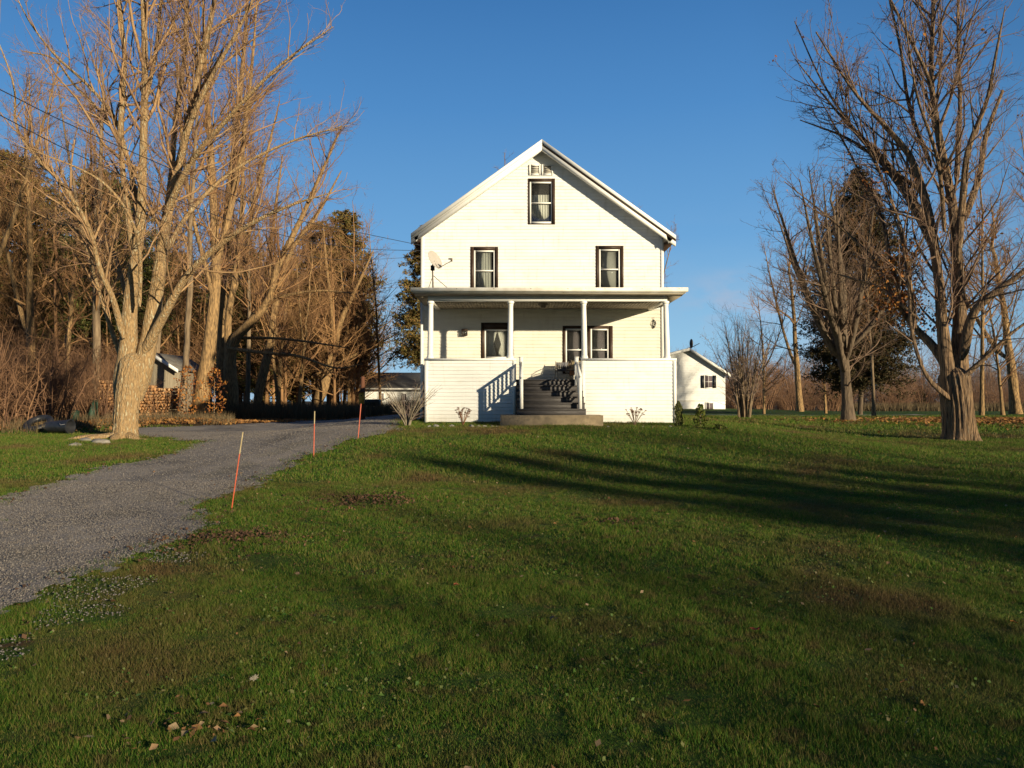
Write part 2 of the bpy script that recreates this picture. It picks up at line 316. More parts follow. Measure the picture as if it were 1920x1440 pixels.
# splash dirt low on the walls, faint grime streaks
for nm in ('siding', 'siding_porch'):
    m = M[nm]; n = m.node_tree.nodes; L = m.node_tree.links.new; b = n['Principled BSDF']; src = b.inputs['Base Color'].links[0].from_socket
    g = n.new('ShaderNodeNewGeometry'); sx = n.new('ShaderNodeSeparateXYZ'); L(g.outputs['Position'], sx.inputs[0])
    zz_ = n.new('ShaderNodeMapRange'); zz_.inputs[1].default_value = .9; zz_.inputs[2].default_value = 1.35; zz_.inputs[3].default_value = .8; zz_.inputs[4].default_value = 0; L(sx.outputs[2], zz_.inputs[0])
    mp = n.new('ShaderNodeMapping'); mp.inputs['Scale'].default_value = (7, 7, 1.2); L(g.outputs['Position'], mp.inputs[0]); t = n.new('ShaderNodeTexNoise'); t.inputs['Scale'].default_value = 1.5; t.inputs['Detail'].default_value = 8; L(mp.outputs[0], t.inputs['Vector'])
    mu = n.new('ShaderNodeMath'); mu.operation = 'MULTIPLY'; L(zz_.outputs[0], mu.inputs[0]); L(t.outputs[0], mu.inputs[1])
    st_ = n.new('ShaderNodeMapRange'); st_.inputs[1].default_value = .56; st_.inputs[2].default_value = .75; st_.inputs[4].default_value = .28; L(t.outputs[0], st_.inputs[0])
    mxx = n.new('ShaderNodeMath'); mxx.operation = 'MAXIMUM'; L(mu.outputs[0], mxx.inputs[0]); L(st_.outputs[0], mxx.inputs[1])
    x = n.new('ShaderNodeMix'); x.data_type = 'RGBA'; L(mxx.outputs[0], x.inputs[0]); L(src, x.inputs[6]); x.inputs[7].default_value = (.47, .43, .35, 1); L(x.outputs[2], b.inputs['Base Color'])
M['farpath'] = pmat('pale_path', (.30, .28, .22), (.22, .20, .15), 3, .95)

# ------------------------------------------------------------------ ground and driveway
def axis(segs):
    out = []
    for a, b_, st in segs: out += list(np.arange(a, b_, st))
    return np.array(out + [segs[-1][1]])
def grid_mesh(name, xs, ys, zf):
    X, Y = np.meshgrid(xs, ys); V = np.stack([X, Y, zf(X, Y)], -1).reshape(-1, 3)
    nx, ny = len(xs), len(ys); i = np.arange(nx - 1)[None, :] + nx * np.arange(ny - 1)[:, None]; i = i.ravel()
    return V, np.stack([i, i + 1, i + nx + 1, i + nx], 1)
xs = axis([(-900, -200, 70), (-200, -40, 8), (-40, -14, 1), (-14, 14, .35), (14, 40, 1), (40, 200, 8), (200, 900, 70)])
ys = axis([(-400, -40, 20), (-40, 0, 2), (0, 36, .35), (36, 90, 2), (90, 300, 12), (300, 900, 60)])
V, Q = grid_mesh('lawn', xs, ys, H)
tag(link('lawn', new_mesh('lawn', V, Q, smooth=True), M['ground']), kind='structure')

drv_px_right = [(-160, 1300), (0, 1180), (70, 1135), (160, 1085), (250, 1035), (345, 985), (400, 945), (480, 905), (560, 868), (640, 832), (700, 816), (745, 806)]
drv_px_left = [(262, 819), (320, 821), (362, 829), (352, 843), (250, 868), (150, 892), (0, 940), (-200, 1010)]
R_ = [G(*p)[:2] for p in drv_px_right]; Lf = [G(*p)[:2] for p in drv_px_left]
DR = np.array([(-9, 2.0)] + R_[0:1] + R_[1:] + [(-3.3, 24), (-3.6, 33.5), (-8.6, 34.0), (-9.2, 25.5), (-12.6, 23.7)] + Lf + [(-16, 8), (-16, 2)])
def inpoly(x, y, P):
    x = np.asarray(x); y = np.asarray(y); ins = np.zeros(x.shape, bool); n_ = len(P)
    for i in range(n_):
        x0, y0 = P[i]; x1, y1 = P[(i + 1) % n_]
        if y0 == y1: continue
        c = ((y0 > y) != (y1 > y)) & (x < (x1 - x0) * (y - y0) / (y1 - y0) + x0); ins ^= c
    return ins
_h = np.random.default_rng(77).normal(0, 1, (2, 256, 256))
def vnoise(c, x, y):
    x = np.asarray(x) + 64.; y = np.asarray(y) + 64.; i = np.floor(x).astype(int); j = np.floor(y).astype(int); fx = x - i; fy = y - j; fx = fx * fx * (3 - 2 * fx); fy = fy * fy * (3 - 2 * fy)
    g = lambda a, b_: _h[c][a % 256, b_ % 256]
    return (g(i, j) * (1 - fx) + g(i + 1, j) * fx) * (1 - fy) + (g(i, j + 1) * (1 - fx) + g(i + 1, j + 1) * fx) * fy
def wob(x, y):
    return tuple(.13 * vnoise(c, x * .8, y * .8) + .09 * vnoise(c, x * 2.3, y * 2.3) + .07 * vnoise(c, x * 6, y * 6) + .05 * vnoise(c, x * 14, y * 14) for c in (0, 1))
def in_drive(x, y):
    a, b_ = wob(x, y); return inpoly(x + a, y + b_, DR)
def smooth_pts(P):
    P = np.array([p[:2] for p in P]); o = []
    for a, b_ in zip(P[:-1], P[1:]): o += [a + (b_ - a) * t_ for t_ in np.linspace(0, 1, 14, endpoint=False)]
    o = np.array(o); k_ = np.ones(9) / 9; return np.stack([np.convolve(np.pad(o[:, j], 4, 'edge'), k_, 'valid') for j in (0, 1)], 1)
V, Q = grid_mesh('d', np.arange(-16, -2.8, .09), np.arange(2, 34.2, .09), lambda x, y: H(x, y) + .012 + .006 * np.sin(9 * x) * np.sin(7 * y))
c = V[Q].mean(1); keep = in_drive(c[:, 0], c[:, 1]); Q = Q[keep]
u_, inv = np.unique(Q, return_inverse=True)
ctr = smooth_pts([G(40, 1060), G(250, 950), G(420, 884), G(540, 842), G(600, 818), (-5.6, 26.5, 0), (-6.2, 34, 0)])
cc = V[u_][inv.reshape(-1, 4)].mean(1)[:, :2]; dd = np.sqrt(((cc[:, None] - ctr[None]) ** 2).sum(2)).min(1)
rut = np.exp(-((dd - .78) / .24) ** 2) * (.65 + .35 * vnoise(0, cc[:, 0] * .7, cc[:, 1] * .7).clip(-1, 1)); mid = np.exp(-(dd / .30) ** 2) * (vnoise(1, cc[:, 0] * 1.5, cc[:, 1] * 1.5) > -.2)
tag(link('driveway', new_mesh('driveway', V[u_], inv.reshape(-1, 4), smooth=True, attrs={'rut': rut, 'mid': mid}), M['gravel']), kind='structure')
rng = np.random.default_rng(5)
# loose stones on the gravel
def stones(n_, x0, x1, y0, y1, s0, s1, test):
    x = rng.uniform(x0, x1, n_); y = rng.uniform(y0, y1, n_); k = test(x, y); x, y = x[k], y[k]; n_ = len(x)
    s = rng.uniform(s0, s1, n_) ; z = H(x, y) + .018
    base = np.array([(1, 0, -.3), (-.5, .87, -.3), (-.5, -.87, -.3), (.1, .05, .55)])
    a = rng.uniform(0, 6.28, n_); sh = rng.uniform(.6, 1.2, (n_, 4, 3))
    P = base[None] * sh * s[:, None, None]
    Vx = P[..., 0] * np.cos(a)[:, None] - P[..., 1] * np.sin(a)[:, None]; Vy = P[..., 0] * np.sin(a)[:, None] + P[..., 1] * np.cos(a)[:, None]
    Vv = np.stack([Vx + x[:, None], Vy + y[:, None], P[..., 2] + z[:, None]], -1).reshape(-1, 3)
    F3 = (np.array([(0, 1, 3), (1, 2, 3), (2, 0, 3)])[None] + 4 * np.arange(n_)[:, None, None]).reshape(-1, 3)
    return Vv, F3, np.repeat(rng.uniform(0, 1, n_), 3)
A = [stones(120000, -9, -2.5, 3.5, 12, .004, .0125, in_drive), stones(60000, -14, -2.5, 11, 23, .006, .016, in_drive),
     stones(14000, -6.0, -1.8, 4.0, 8.8, .004, .012, lambda x, y: inpoly(x - .75, y + .35, DR) & (vnoise(0, x * 2.6 + 9, y * 2.6) > .15) & ~in_drive(x, y))]
off = 0; VV = []; FF = []; RR = []
for v, f, r in A: VV.append(v); FF.append(f + off); RR.append(r); off += len(v)
tag(link('gravel', new_mesh('gravel', np.concatenate(VV), None, np.concatenate(FF), attrs={'rnd': np.concatenate(RR)}), M['gravelst']),
    'loose pale gravel stones covering the driveway', 'gravel', kind='stuff')
# far path beside the neighbouring lawn
pw = np.array([G(1262, 777), G(1380, 778.5), G(1600, 779.5), G(1730, 778)])
t = np.linspace(0, 1, 60); cx_ = np.interp(t, np.linspace(0, 1, 4), pw[:, 0]); cy_ = np.interp(t, np.linspace(0, 1, 4), pw[:, 1])
V = np.concatenate([np.stack([cx_, cy_ + s_, H(cx_, cy_ + s_) + .02], 1) for s_ in (-1.0, -.3, .3, 1.0)]); Q = np.array([(r * 60 + i, r * 60 + i + 1, (r + 1) * 60 + i + 1, (r + 1) * 60 + i) for r in range(3) for i in range(59)])
tag(link('path', new_mesh('path', V, Q), M['farpath']), kind='structure')

# ------------------------------------------------------------------ grass blades and leaves
def spill(x, y):          # worn gravelly ground beside the near end of the driveway
    return (inpoly(x - .75, y + .35, DR)) & (y < 8.8) & (y > 4) & (vnoise(0, x * 2.6 + 9, y * 2.6) > .15)
def blades(n_, y0, y1, hmin, hmax, wd, half, extra=None):
    # uniform per area inside the wedge |x| < half*y
    y = np.sqrt(rng.uniform(y0 ** 2, y1 ** 2, n_)); x = rng.uniform(-half, half, n_) * y + rng.uniform(-.3, .3, n_)
    ind = in_drive(x, y); k = (~ind | (~in_drive(x + .28, y - .12) | ~in_drive(x - .28, y + .12)) & (rng.random(n_) < .30)) & ~((x > -2.5) & (x < 4.6) & (y > 20.9)) & ~((x > -.35) & (x < 2.35) & (y > 19.25))
    k &= ~(spill(x, y) & (rng.random(n_) < .8))
    if extra is not None: k &= extra(x, y)
    x, y = x[k], y[k]; n_ = len(x)
    tuft = vnoise(0, x * 3.1, y * 3.1); fine = vnoise(1, x * 9, y * 9); h = rng.uniform(hmin, hmax, n_) * np.clip(.95 + .28 * tuft + .30 * fine, .35, 2.0); a = rng.uniform(0, 6.28, n_); w_ = wd * rng.uniform(.6, 1.3, n_)
    ln = rng.uniform(.1, .9, n_) * h; b_ = rng.uniform(0, 6.28, n_); z = H(x, y) - .004
    dx, dy = np.cos(a) * w_, np.sin(a) * w_
    V = np.stack([np.stack([x - dx, y - dy, z], 1), np.stack([x + dx, y + dy, z], 1), np.stack([x + np.cos(b_) * ln, y + np.sin(b_) * ln, z + h], 1)], 1).reshape(-1, 3)
    return V, np.arange(3 * n_).reshape(-1, 3), rng.uniform(0, 1, n_) ** 1.4
half = .74
A = [blades(560000, 2.9, 6.5, .012, .040, .0016, half), blades(560000, 6.5, 12, .014, .042, .0028, half),
     blades(430000, 12, 22, .028, .062, .005, half), blades(260000, 22, 45, .04, .09, .012, half, lambda x, y: (x > -3) | (y < 25))]
off = 0; VV = []; FF = []; RR = []
for v, f, r in A: VV.append(v); FF.append(f + off); RR.append(r); off += len(v)
tag(link('grass', new_mesh('grass', np.concatenate(VV), None, np.concatenate(FF), attrs={'rnd': np.concatenate(RR)}), M['lawn_blade']),
    'mown green lawn grass with dry straw patches', 'grass', kind='stuff')

def leaf_cards(P, size, rng, flat=.4, asp=.7):
    """small folded leaves: two triangles-quads per leaf at points P"""
    n_ = len(P); a = rng.uniform(0, 6.28, n_); s = size * rng.uniform(.6, 1.3, n_)
    d = np.stack([np.cos(a), np.sin(a), rng.normal(0, flat, n_)], 1); d /= np.linalg.norm(d, axis=1)[:, None]
    up = np.stack([rng.normal(0, flat, n_), rng.normal(0, flat, n_), np.ones(n_)], 1); sd = np.cross(up, d); sd /= np.linalg.norm(sd, axis=1)[:, None] + 1e-9
    nn = np.cross(d, sd)
    f = rng.uniform(-.1, .5, n_)
    A_ = P - d * s[:, None]; B_ = P + d * s[:, None]
    Lp = P + sd * (s * asp)[:, None] + nn * (s * f)[:, None]; Rp = P - sd * (s * asp)[:, None] + nn * (s * f)[:, None]
    V = np.stack([A_, Rp, B_, Lp], 1).reshape(-1, 3)
    F3 = (np.array([(0, 1, 2), (0, 2, 3)])[None] + 4 * np.arange(n_)[:, None, None]).reshape(-1, 3)
    return V, F3, np.repeat(rng.uniform(0, 1, n_), 2)
def leaves_at(name, x, y, size, lift, mat, label, cat, flat=.45):
    P = np.stack([x, y, H(x, y) + lift], 1); V, F3, r = leaf_cards(P, size, rng, flat)
    return tag(link(name, new_mesh(name, V, None, F3, attrs={'rnd': r}), mat), label, cat, kind='stuff')
n_ = 5200; y = np.sqrt(rng.uniform(3.0 ** 2, 40 ** 2, n_)); x = rng.uniform(-.72, .72, n_) * y; k = (~in_drive(x, y) | (rng.random(n_) < .25)) & ~((x > -2.5) & (x < 4.6) & (y > 19)); x, y = x[k], y[k]
q = G(690, 940); x = np.concatenate([x, rng.normal(q[0], 0.001, 2), rng.normal(G(330, 1380)[0], .22, 60)])
y = np.concatenate([y, rng.normal(q[1], 0.001, 2), rng.normal(G(330, 1380)[1], .12, 60)])
leaves_at('fallen_leaves', x, y, .017 * rng.uniform(.5, 1.5, len(x)), .026, M['dryleaf'], 'small dry leaves scattered thinly over the lawn', 'leaves')
n_ = 26000; y = np.sqrt(rng.uniform(2.9 ** 2, 13 ** 2, n_)); x = rng.uniform(-.72, .72, n_) * y; k = ~in_drive(x, y) & (vnoise(1, x * 1.7, y * 1.7) + rng.normal(0, .5, n_) > .2); x, y = x[k], y[k]
leaves_at('lawn_weeds', x, y, .009 * rng.uniform(.6, 1.5, len(x)), .024, M['clover'], 'small broad leaved weeds and clover mixed into the lawn', 'weeds', .7)
for i, (px, py, sx_, sy_, nn) in enumerate([(690, 940, .40, .42, 620), (428, 1012, .42, .30, 520), (1150, 982, .16, .2, 60)]):
    q = G(px, py); x = rng.normal(q[0], sx_, nn); y = rng.normal(q[1], sy_, nn)
    leaves_at('leaf_heap', x, y, .022, .012 + .030 * np.exp(-((x - q[0]) / sx_) ** 2 - ((y - q[1]) / sy_) ** 2), M['darklitter'], ['dark brown heap of old leaves in the lawn right of the nearest stake', 'dark brown leaves at the grass edge below the nearest stake', 'small dark tuft of leaves in the middle of the lawn'][i], 'leaves', .8)
# leaves gathered along the driveway edges
x = rng.uniform(-13, -2, 16000); y = rng.uniform(3.5, 23, 16000); e_ = in_drive(x, y) != in_drive(x + .25, y + .05); e_ |= in_drive(x, y) != in_drive(x - .25, y - .2); e_ &= rng.random(16000) < .45
leaves_at('edge_leaves', x[e_], y[e_], .02, .03, M['darklitter'], 'thin drift of brown leaves along the driveway edges', 'leaves', .6)
# leaf carpets: under the right maple, beneath the left trees
n_ = 5200; q = G(1850, 791); x = rng.normal(q[0] + 1, 3.2, n_); y = rng.normal(q[1], 2.6, n_)
leaves_at('leaf_carpet', x, y, .08, .06, M['litter'], 'band of orange fallen leaves on grass right of the furrowed maple', 'leaves')
n_ = 42000; x = rng.uniform(-34, -5.2, n_); y = rng.uniform(22.5, 44, n_)
k = ~in_drive(x, y) & ((y > 25.2) | (x < -11.5)) & (rng.random(n_) < sst((y - 21.5) / 5)); x, y = x[k], y[k]
leaves_at('leaf_litter', x, y, .065, .05, M['litter'], 'rust coloured leaf litter under the trees left of the driveway', 'leaves', .6)
for i, (px, py, lab) in enumerate([(557, 1083, 'pale tan curled leaf lying on the grass left of the lawn centre'), (850, 1070, 'orange brown leaf on the lawn below the concrete step'),
        (884, 1072, 'small brown leaf just right of the orange brown one'), (1899, 1178, 'bright orange leaf at the right edge of the lawn'), (1418, 1190, 'dark red leaf on the right half of the lawn'),
        (475, 1284, 'whitish leaf standing in the grass at lower left'), (1040, 1168, 'curled brown leaf near the middle of the lawn'), (1700, 1290, 'brown leaf in the shaded lower right grass'), (855, 1103, 'red brown leaf under the orange brown leaf')]):
    p = G(px, py); r2 = np.random.default_rng(i); k = 9; a = np.linspace(0, 2 * np.pi, 2 * k, endpoint=False); rad = np.where(np.arange(2 * k) % 2 == 0, 1, .55) * r2.uniform(.8, 1.1, 2 * k) * .034
    Vv = np.stack([rad * np.cos(a), rad * np.sin(a) * .8, .03 + .35 * np.abs(rad * np.cos(a)) + r2.normal(0, .004, 2 * k)], 1); Vv = np.concatenate([Vv, [[0, 0, .035]]])
    c = [(.30, .19, .11), (.42, .17, .05), (.2, .1, .05), (.6, .2, .04), (.3, .05, .03), (.36, .31, .23), (.28, .15, .08), (.25, .12, .05), (.3, .09, .04)][i]
    mm = new_mesh('maple_leaf', Vv, None, [(j, (j + 1) % (2 * k), 2 * k) for j in range(2 * k)])
    o = link('maple_leaf', mm, pmat('leaf_tone', c, tuple(v * .7 for v in c), 60, .8)); o.location = p; o.rotation_euler = (r2.uniform(-.5, .5), r2.uniform(-.4, .4), r2.uniform(0, 6))
    tag(o, lab, 'leaf', 'large single leaves on the lawn')

# ------------------------------------------------------------------ tree engine (all branches of a level grown at once)
def nrm(a): return a / (np.linalg.norm(a, axis=-1, keepdims=True) + 1e-9)
def smooth_line(P, k):
    """Catmull-Rom resample of a polyline, evenly in arc length"""
    P = np.asarray(P, float); n_ = len(P); E = np.vstack([2 * P[0] - P[1], P, 2 * P[-1] - P[-2]]); out = []
    for i in range(n_ - 1):
        a, b_, c, d = E[i:i + 4]
        for t in np.linspace(0, 1, 12, endpoint=False):
            out.append(.5 * ((2 * b_) + (-a + c) * t + (2 * a - 5 * b_ + 4 * c - d) * t * t + (-a + 3 * b_ - 3 * c + d) * t ** 3))
    out.append(P[-1]); out = np.array(out); s = np.concatenate([[0], np.cumsum(np.linalg.norm(np.diff(out, axis=0), axis=1))])
    u = np.linspace(0, s[-1], k); return np.stack([np.interp(u, s, out[:, j]) for j in range(out.shape[1])], 1)
def spawn(par, rng, dens, t0, t1, ang, angj, ratio, lmin, lmax, k, wander, up, rr, rmin, shape=.6, out=None, droop=0, maxn=None):
    """par = (P (n,k,3), R (n,k)). returns the children as the same pair"""
    P, R = par; n_, kk = R.shape
    Ln = np.linalg.norm(np.diff(P, axis=1), axis=2).sum(1)
    cnt = rng.poisson(dens * Ln * (t1 - t0))
    if maxn: cnt = np.minimum(cnt, maxn)
    idx = np.repeat(np.arange(n_), cnt)
    if not len(idx): return (np.zeros((0, k, 3)), np.zeros((0, k)))
    t = t0 + (t1 - t0) * rng.random(len(idx)); f = t * (kk - 1); i0 = np.minimum(f.astype(int), kk - 2); fr = (f - i0)[:, None]
    base = P[idx, i0] * (1 - fr) + P[idx, i0 + 1] * fr; T = nrm(P[idx, i0 + 1] - P[idx, i0]); rb = R[idx, i0] * (1 - fr[:, 0]) + R[idx, i0 + 1] * fr[:, 0]
    ref = np.where(np.abs(T[:, 2:3]) < .9, np.array([[0, 0, 1.]]), np.array([[1., 0, 0]])); U = nrm(np.cross(T, ref)); Vv = np.cross(T, U)
    az = rng.uniform(0, 2 * np.pi, len(idx)); a = np.radians(rng.normal(ang, angj, len(idx)))[:, None]
    D = np.cos(a) * T + np.sin(a) * (np.cos(az)[:, None] * U + np.sin(az)[:, None] * Vv)
    if out is not None: D = nrm(D + out(base))
    L_ = np.clip(Ln[idx] * ratio * (1 - shape * t) * rng.uniform(.6, 1.25, len(idx)), lmin, lmax)
    r0 = np.minimum(rb * rr, .003 + L_ * .0105); r0 = np.maximum(r0, rmin)
    Q = np.zeros((len(idx), k, 3)); Q[:, 0] = base; d = D
    for j in range(1, k):
        d = nrm(d + rng.normal(0, wander, d.shape) + np.array([0, 0, up - droop * j])); Q[:, j] = Q[:, j - 1] + d * (L_ / (k - 1))[:, None]
    s = np.linspace(0, 1, k)[None]; Rr = np.maximum(r0[:, None] * (1 - s) ** .8, rmin * .6)
    return Q, Rr
def tubes(P, R, sides, ridge=None):
    n_, k, _ = P.shape; T = np.zeros_like(P); T[:, 1:-1] = P[:, 2:] - P[:, :-2]; T[:, 0] = P[:, 1] - P[:, 0]; T[:, -1] = P[:, -1] - P[:, -2]; T = nrm(T)
    D = nrm(P[:, -1] - P[:, 0]); ref = np.where(np.abs(D[:, 2:3]) < .7, np.array([[0, 0, 1.]]), np.array([[1., 0, 0]]))[:, None, :]
    U = nrm(np.cross(T, ref)); Vv = np.cross(T, U); a = np.arange(sides) * 2 * np.pi / sides
    rad = R[:, :, None] * np.ones(sides)
    if ridge is not None: rad = rad * ridge(P, a)
    X = P[:, :, None, :] + rad[..., None] * (np.cos(a)[None, None, :, None] * U[:, :, None, :] + np.sin(a)[None, None, :, None] * Vv[:, :, None, :])
    i = np.arange(n_)[:, None, None] * (k * sides) + np.arange(k - 1)[None, :, None] * sides; j = np.arange(sides)[None, None, :]; j2 = (j + 1) % sides
    Q = np.stack([i + j, i + j2, i + sides + j2, i + sides + j], -1).reshape(-1, 4)
    return X.reshape(-1, 3), Q
def merge(lst):
    off = 0; VV = []; QQ = []
    for v, q in lst: VV.append(v); QQ.append(q + off); off += len(v)
    return np.concatenate(VV), np.concatenate(QQ)
def bark_ridge(seed, amp, nr, zf=1.0):
    r_ = np.random.default_rng(seed); ph = r_.uniform(0, 6.28, 8)
    def f(P, a):
        z = P[:, :, 2][..., None]; A_ = a[None, None, :]
        tw = A_ + .25 * np.sin(z * .9 * zf + ph[0])
        v = np.sin(nr * tw + 1.1 * np.sin(z * 3.1 * zf + ph[1])) * .6 + np.sin((nr * 1.7) * tw + 1.6 * np.sin(z * 4.3 * zf + ph[2])) * .4 + np.sin(3 * A_ + z * 1.3 + ph[3]) * .8 + np.sin(2 * A_ - z * .7 + ph[4]) * .8
        return 1 + amp * v
    return f
def limb_set(Y0, limbs, k=26, ws=.88):
    """limbs: list of [(px, py, dy, width_px), ...] measured on the photograph, at depth Y0 + dy"""
    Ps = []; Rs = []
    for li_, lm in enumerate(limbs):
        d_ = np.array(lm[0][:2], float) - np.array(lm[1][:2]); d_ = d_ / np.linalg.norm(d_); bk = 38 if li_ < 2 else 15
        lm = [(lm[0][0] + d_[0] * bk, lm[0][1] + d_[1] * bk, lm[0][2], lm[0][3] * (.6 if li_ < 2 else .45) / ws)] + list(lm)
        A_ = np.array([[*W(px, py, Y0 + dy), .5 * wd * ws / F * (Y0 + dy)] for px, py, dy, wd in lm]); s = smooth_line(A_, k); Ps.append(s[:, :3]); Rs.append(np.maximum(s[:, 3], .006))
    return np.array(Ps), np.array(Rs)
def grow_crown(rng, limbs, l1=(1.6, .12, 1, 42, 12, .42, .5, 4.5), l2=(3.2, 34, 12, .38, .25, 1.6), l3=(7, 32, 14, .35, .1, .5), up=(.07, .04, .02), wan=(.15, .19, .23), twig=.0035, outw=None, sides=(6, 4, 3), sec=None, split=False):
    d1, a0, a1, ang, aj, ratio, lmn, lmx = l1; extra = []
    if sec:
        s2 = spawn(limbs, rng, sec[0], sec[1], .8, sec[2], 9, sec[3], 1.2, sec[4], limbs[0].shape[1], .05, .10, .55, .014, .5); extra.append(tubes(*s2, 6)); limbs = (np.concatenate([limbs[0], s2[0]]), np.concatenate([limbs[1], s2[1]]))
    c1 = spawn(limbs, rng, d1, a0, a1, ang, aj, ratio, lmn, lmx, 8, wan[0], up[0], .6, .010, .65, outw)
    c1b = spawn(c1, rng, l2[0] * .35, .15, .8, l2[1], l2[2], .55, .5, lmx * .6, 6, wan[1], up[1], .65, .007, .5)
    c1s = (np.concatenate([c1[0][:, ::1], ]), c1[1])
    P2 = [spawn(c, rng, l2[0], .12, 1, l2[1], l2[2], l2[3], l2[4], l2[5], 5, wan[1], up[1], .6, .0055, .5) for c in (c1s, c1b)]
    c2 = (np.concatenate([p[0] for p in P2]), np.concatenate([p[1] for p in P2]))
    c3 = [spawn(c, rng, l3[0], .1, 1, l3[1], l3[2], l3[3], l3[4], l3[5], 4, wan[2], up[2], .6, twig, .4) for c in (c2, c1b)]
    lst = extra + [tubes(*c1, sides[0]), tubes(*c1b, sides[1]), tubes(*c2, sides[2])]; tw_ = [tubes(*c, 3) for c in c3]
    if split: return (merge(lst), merge(tw_)), [c1, c1b, c2] + c3
    return merge(lst + tw_), [c1, c1b, c2] + c3
def make_tree(name, base, trunkVQ, crownVQ, mt, mc, label, cat, group=None, twigs=None):
    t = empty(name, base, label, cat, group)
    V, Q = trunkVQ; link('trunk', new_mesh('trunk', V - base, Q, smooth=True), mt, t)
    if twigs is not None: link('twigs', new_mesh('twigs', twigs[0] - base, twigs[1]), M['twigP'], t)
    V, Q = crownVQ; link('branches', new_mesh('branches', V - base, Q, smooth=True), mc, t)
    return t
def flare(base, top, r0, r1, rng, k=30, sides=40, seed=1, amp=.05, nr=9, fl=1.9, h=.55):
    z = np.linspace(0, 1, k) ** 1.2; P = base + (top - base) * z[:, None]; P = P + np.stack([.03 * np.sin(z * 5 + seed), .03 * np.cos(z * 4), 0 * z], 1)
    hh = (P[:, 2] - base[2]);  R = r0 + (r1 - r0) * z; R = R * (1 + (fl - 1) * np.exp(-hh / h * 2.2)) * np.clip((1.03 - z) / .14, .12, 1) ** .5
    P[0, 2] -= .25; rf = bark_ridge(seed, amp, nr)
    def rid(Pp, a):
        g_ = np.exp(-(Pp[:, :, 2][..., None] - base[2]) / h * 1.8); return rf(Pp, a) * (1 + .13 * g_ * np.sin(5 * a + seed)[None, None] + .07 * g_ * np.sin(3 * a + 2 * seed)[None, None])
    return tubes(P[None], R[None], sides, rid)

# ------------------------------------------------------------------ the farmhouse
YW, YP = 23.4, 21.15                    # front wall plane, porch front plane
def wx(px, Y=YW): return (px - 960) / F * Y
def wz(py, Y=YW): return float(W(960, py, Y)[2])
HX0, HX1, HY1 = wx(790), wx(1243.5), 31.6
RX, RZ, SL = wx(1016.5, 23.05), wz(262, 23.05), .7215
ZF, ZG = 2.087, .88
house = empty('farmhouse', (.92, YW, ZG), 'white two storey farmhouse with steep gable and full width front porch', 'house')
HO = (.92, YW, ZG)
def hp(mb, name, mat, parent=house, smooth=False, label=None):
    o = mb.build(name, M[mat] if isinstance(mat, str) else mat, parent, HO, smooth)
    if label: o['label'] = label
    return o
def clap(mp_, u0, u1, z0, z1, exp_=.1015, holes=(), ul=None, ur=None, mb=None):
    """lap siding with real courses; mp_(u, z, off) -> xyz, holes = [(ua, ub, za, zb)]"""
    mb = mb or MB(); nc = int(math.ceil((z1 - z0) / exp_ - 1e-6))
    L_ = ul or (lambda z: u0); R_2 = ur or (lambda z: u1)
    for c in range(nc):
        zb = z0 + c * exp_; zt = min(zb + exp_, z1); cuts = {zb, zb + .010, zt}
        for h in holes:
            for q in (h[2], h[3]):
                if zb < q < zt: cuts.add(q)
        cuts = sorted(cuts); o_ = lambda z: (.003 if z <= zb + 1e-6 else .017 - .013 * (z - zb - .010) / (exp_ - .010))
        for za, zc in zip(cuts[:-1], cuts[1:]):
            ivs = [(0.0, 1.0)]; a0, a1 = L_(za), R_2(za); b0, b1 = L_(zc), R_2(zc)
            if a1 - a0 < .02: continue
            hs_ = sorted([(h[0], h[1]) for h in holes if h[2] < zc - 1e-6 and h[3] > za + 1e-6]); cur = a0; segs = []
            for ha, hb in hs_:
                if ha > cur: segs.append((cur, ha, cur == a0, False))
                cur = max(cur, hb)
            segs.append((cur, a1, cur == a0, True))
            for sa, sb, el, er in segs:
                ta, tb = (b0 if el else sa), (b1 if er else sb)
                if tb < ta: tb = ta = (ta + tb) / 2
                mb.add([mp_(sa, za, o_(za)), mp_(sb, za, o_(za)), mp_(tb, zc, o_(zc)), mp_(ta, zc, o_(zc))], [(0, 1, 2, 3)])
    return mb
roofz = lambda x: RZ - .13 - SL * abs(x - RX)
HOLES = {'attic': (wx(990), wx(1041), wz(421), wz(335)), 'upl': (wx(882), wx(934), wz(556), wz(463)), 'upr': (wx(1117.5), wx(1169.5), wz(556), wz(461)),
         'porl': (wx(902), wx(962), wz(675), wz(605)), 'twin': (wx(1055), wx(1149), wz(701), wz(611))}
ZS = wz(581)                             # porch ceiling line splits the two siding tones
fr_map = lambda u, z, o: (u, YW - o, z)
gl_ = lambda z: max(HX0, RX - (RZ - .13 - z) / SL); gr_ = lambda z: min(HX1, RX + (RZ - .13 - z) / SL)
mb = clap(fr_map, HX0, HX1, ZS, RZ - .16, holes=[HOLES[k] for k in ('attic', 'upl', 'upr')], ul=gl_, ur=gr_)
wall = hp(mb, 'wall', 'siding')
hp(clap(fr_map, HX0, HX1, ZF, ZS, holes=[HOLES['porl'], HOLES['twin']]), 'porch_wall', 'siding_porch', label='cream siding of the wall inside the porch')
zt = roofz(HX0) ; zt2 = roofz(HX1)
hp(clap(lambda u, z, o: (HX0 - o, HY1 - (u - YW), z), YW, HY1, ZG, zt), 'side_wall', 'siding'); hp(clap(lambda u, z, o: (HX1 + o, u, z), YW, HY1, ZG, zt2), 'side_wall', 'siding')
hp(clap(lambda u, z, o: (HX0 + HX1 - u, HY1 + o, z), HX0, HX1, ZG, RZ - .16, ul=lambda z: HX0 + HX1 - gr_(z), ur=lambda z: HX0 + HX1 - gl_(z)), 'rear_wall', 'siding')
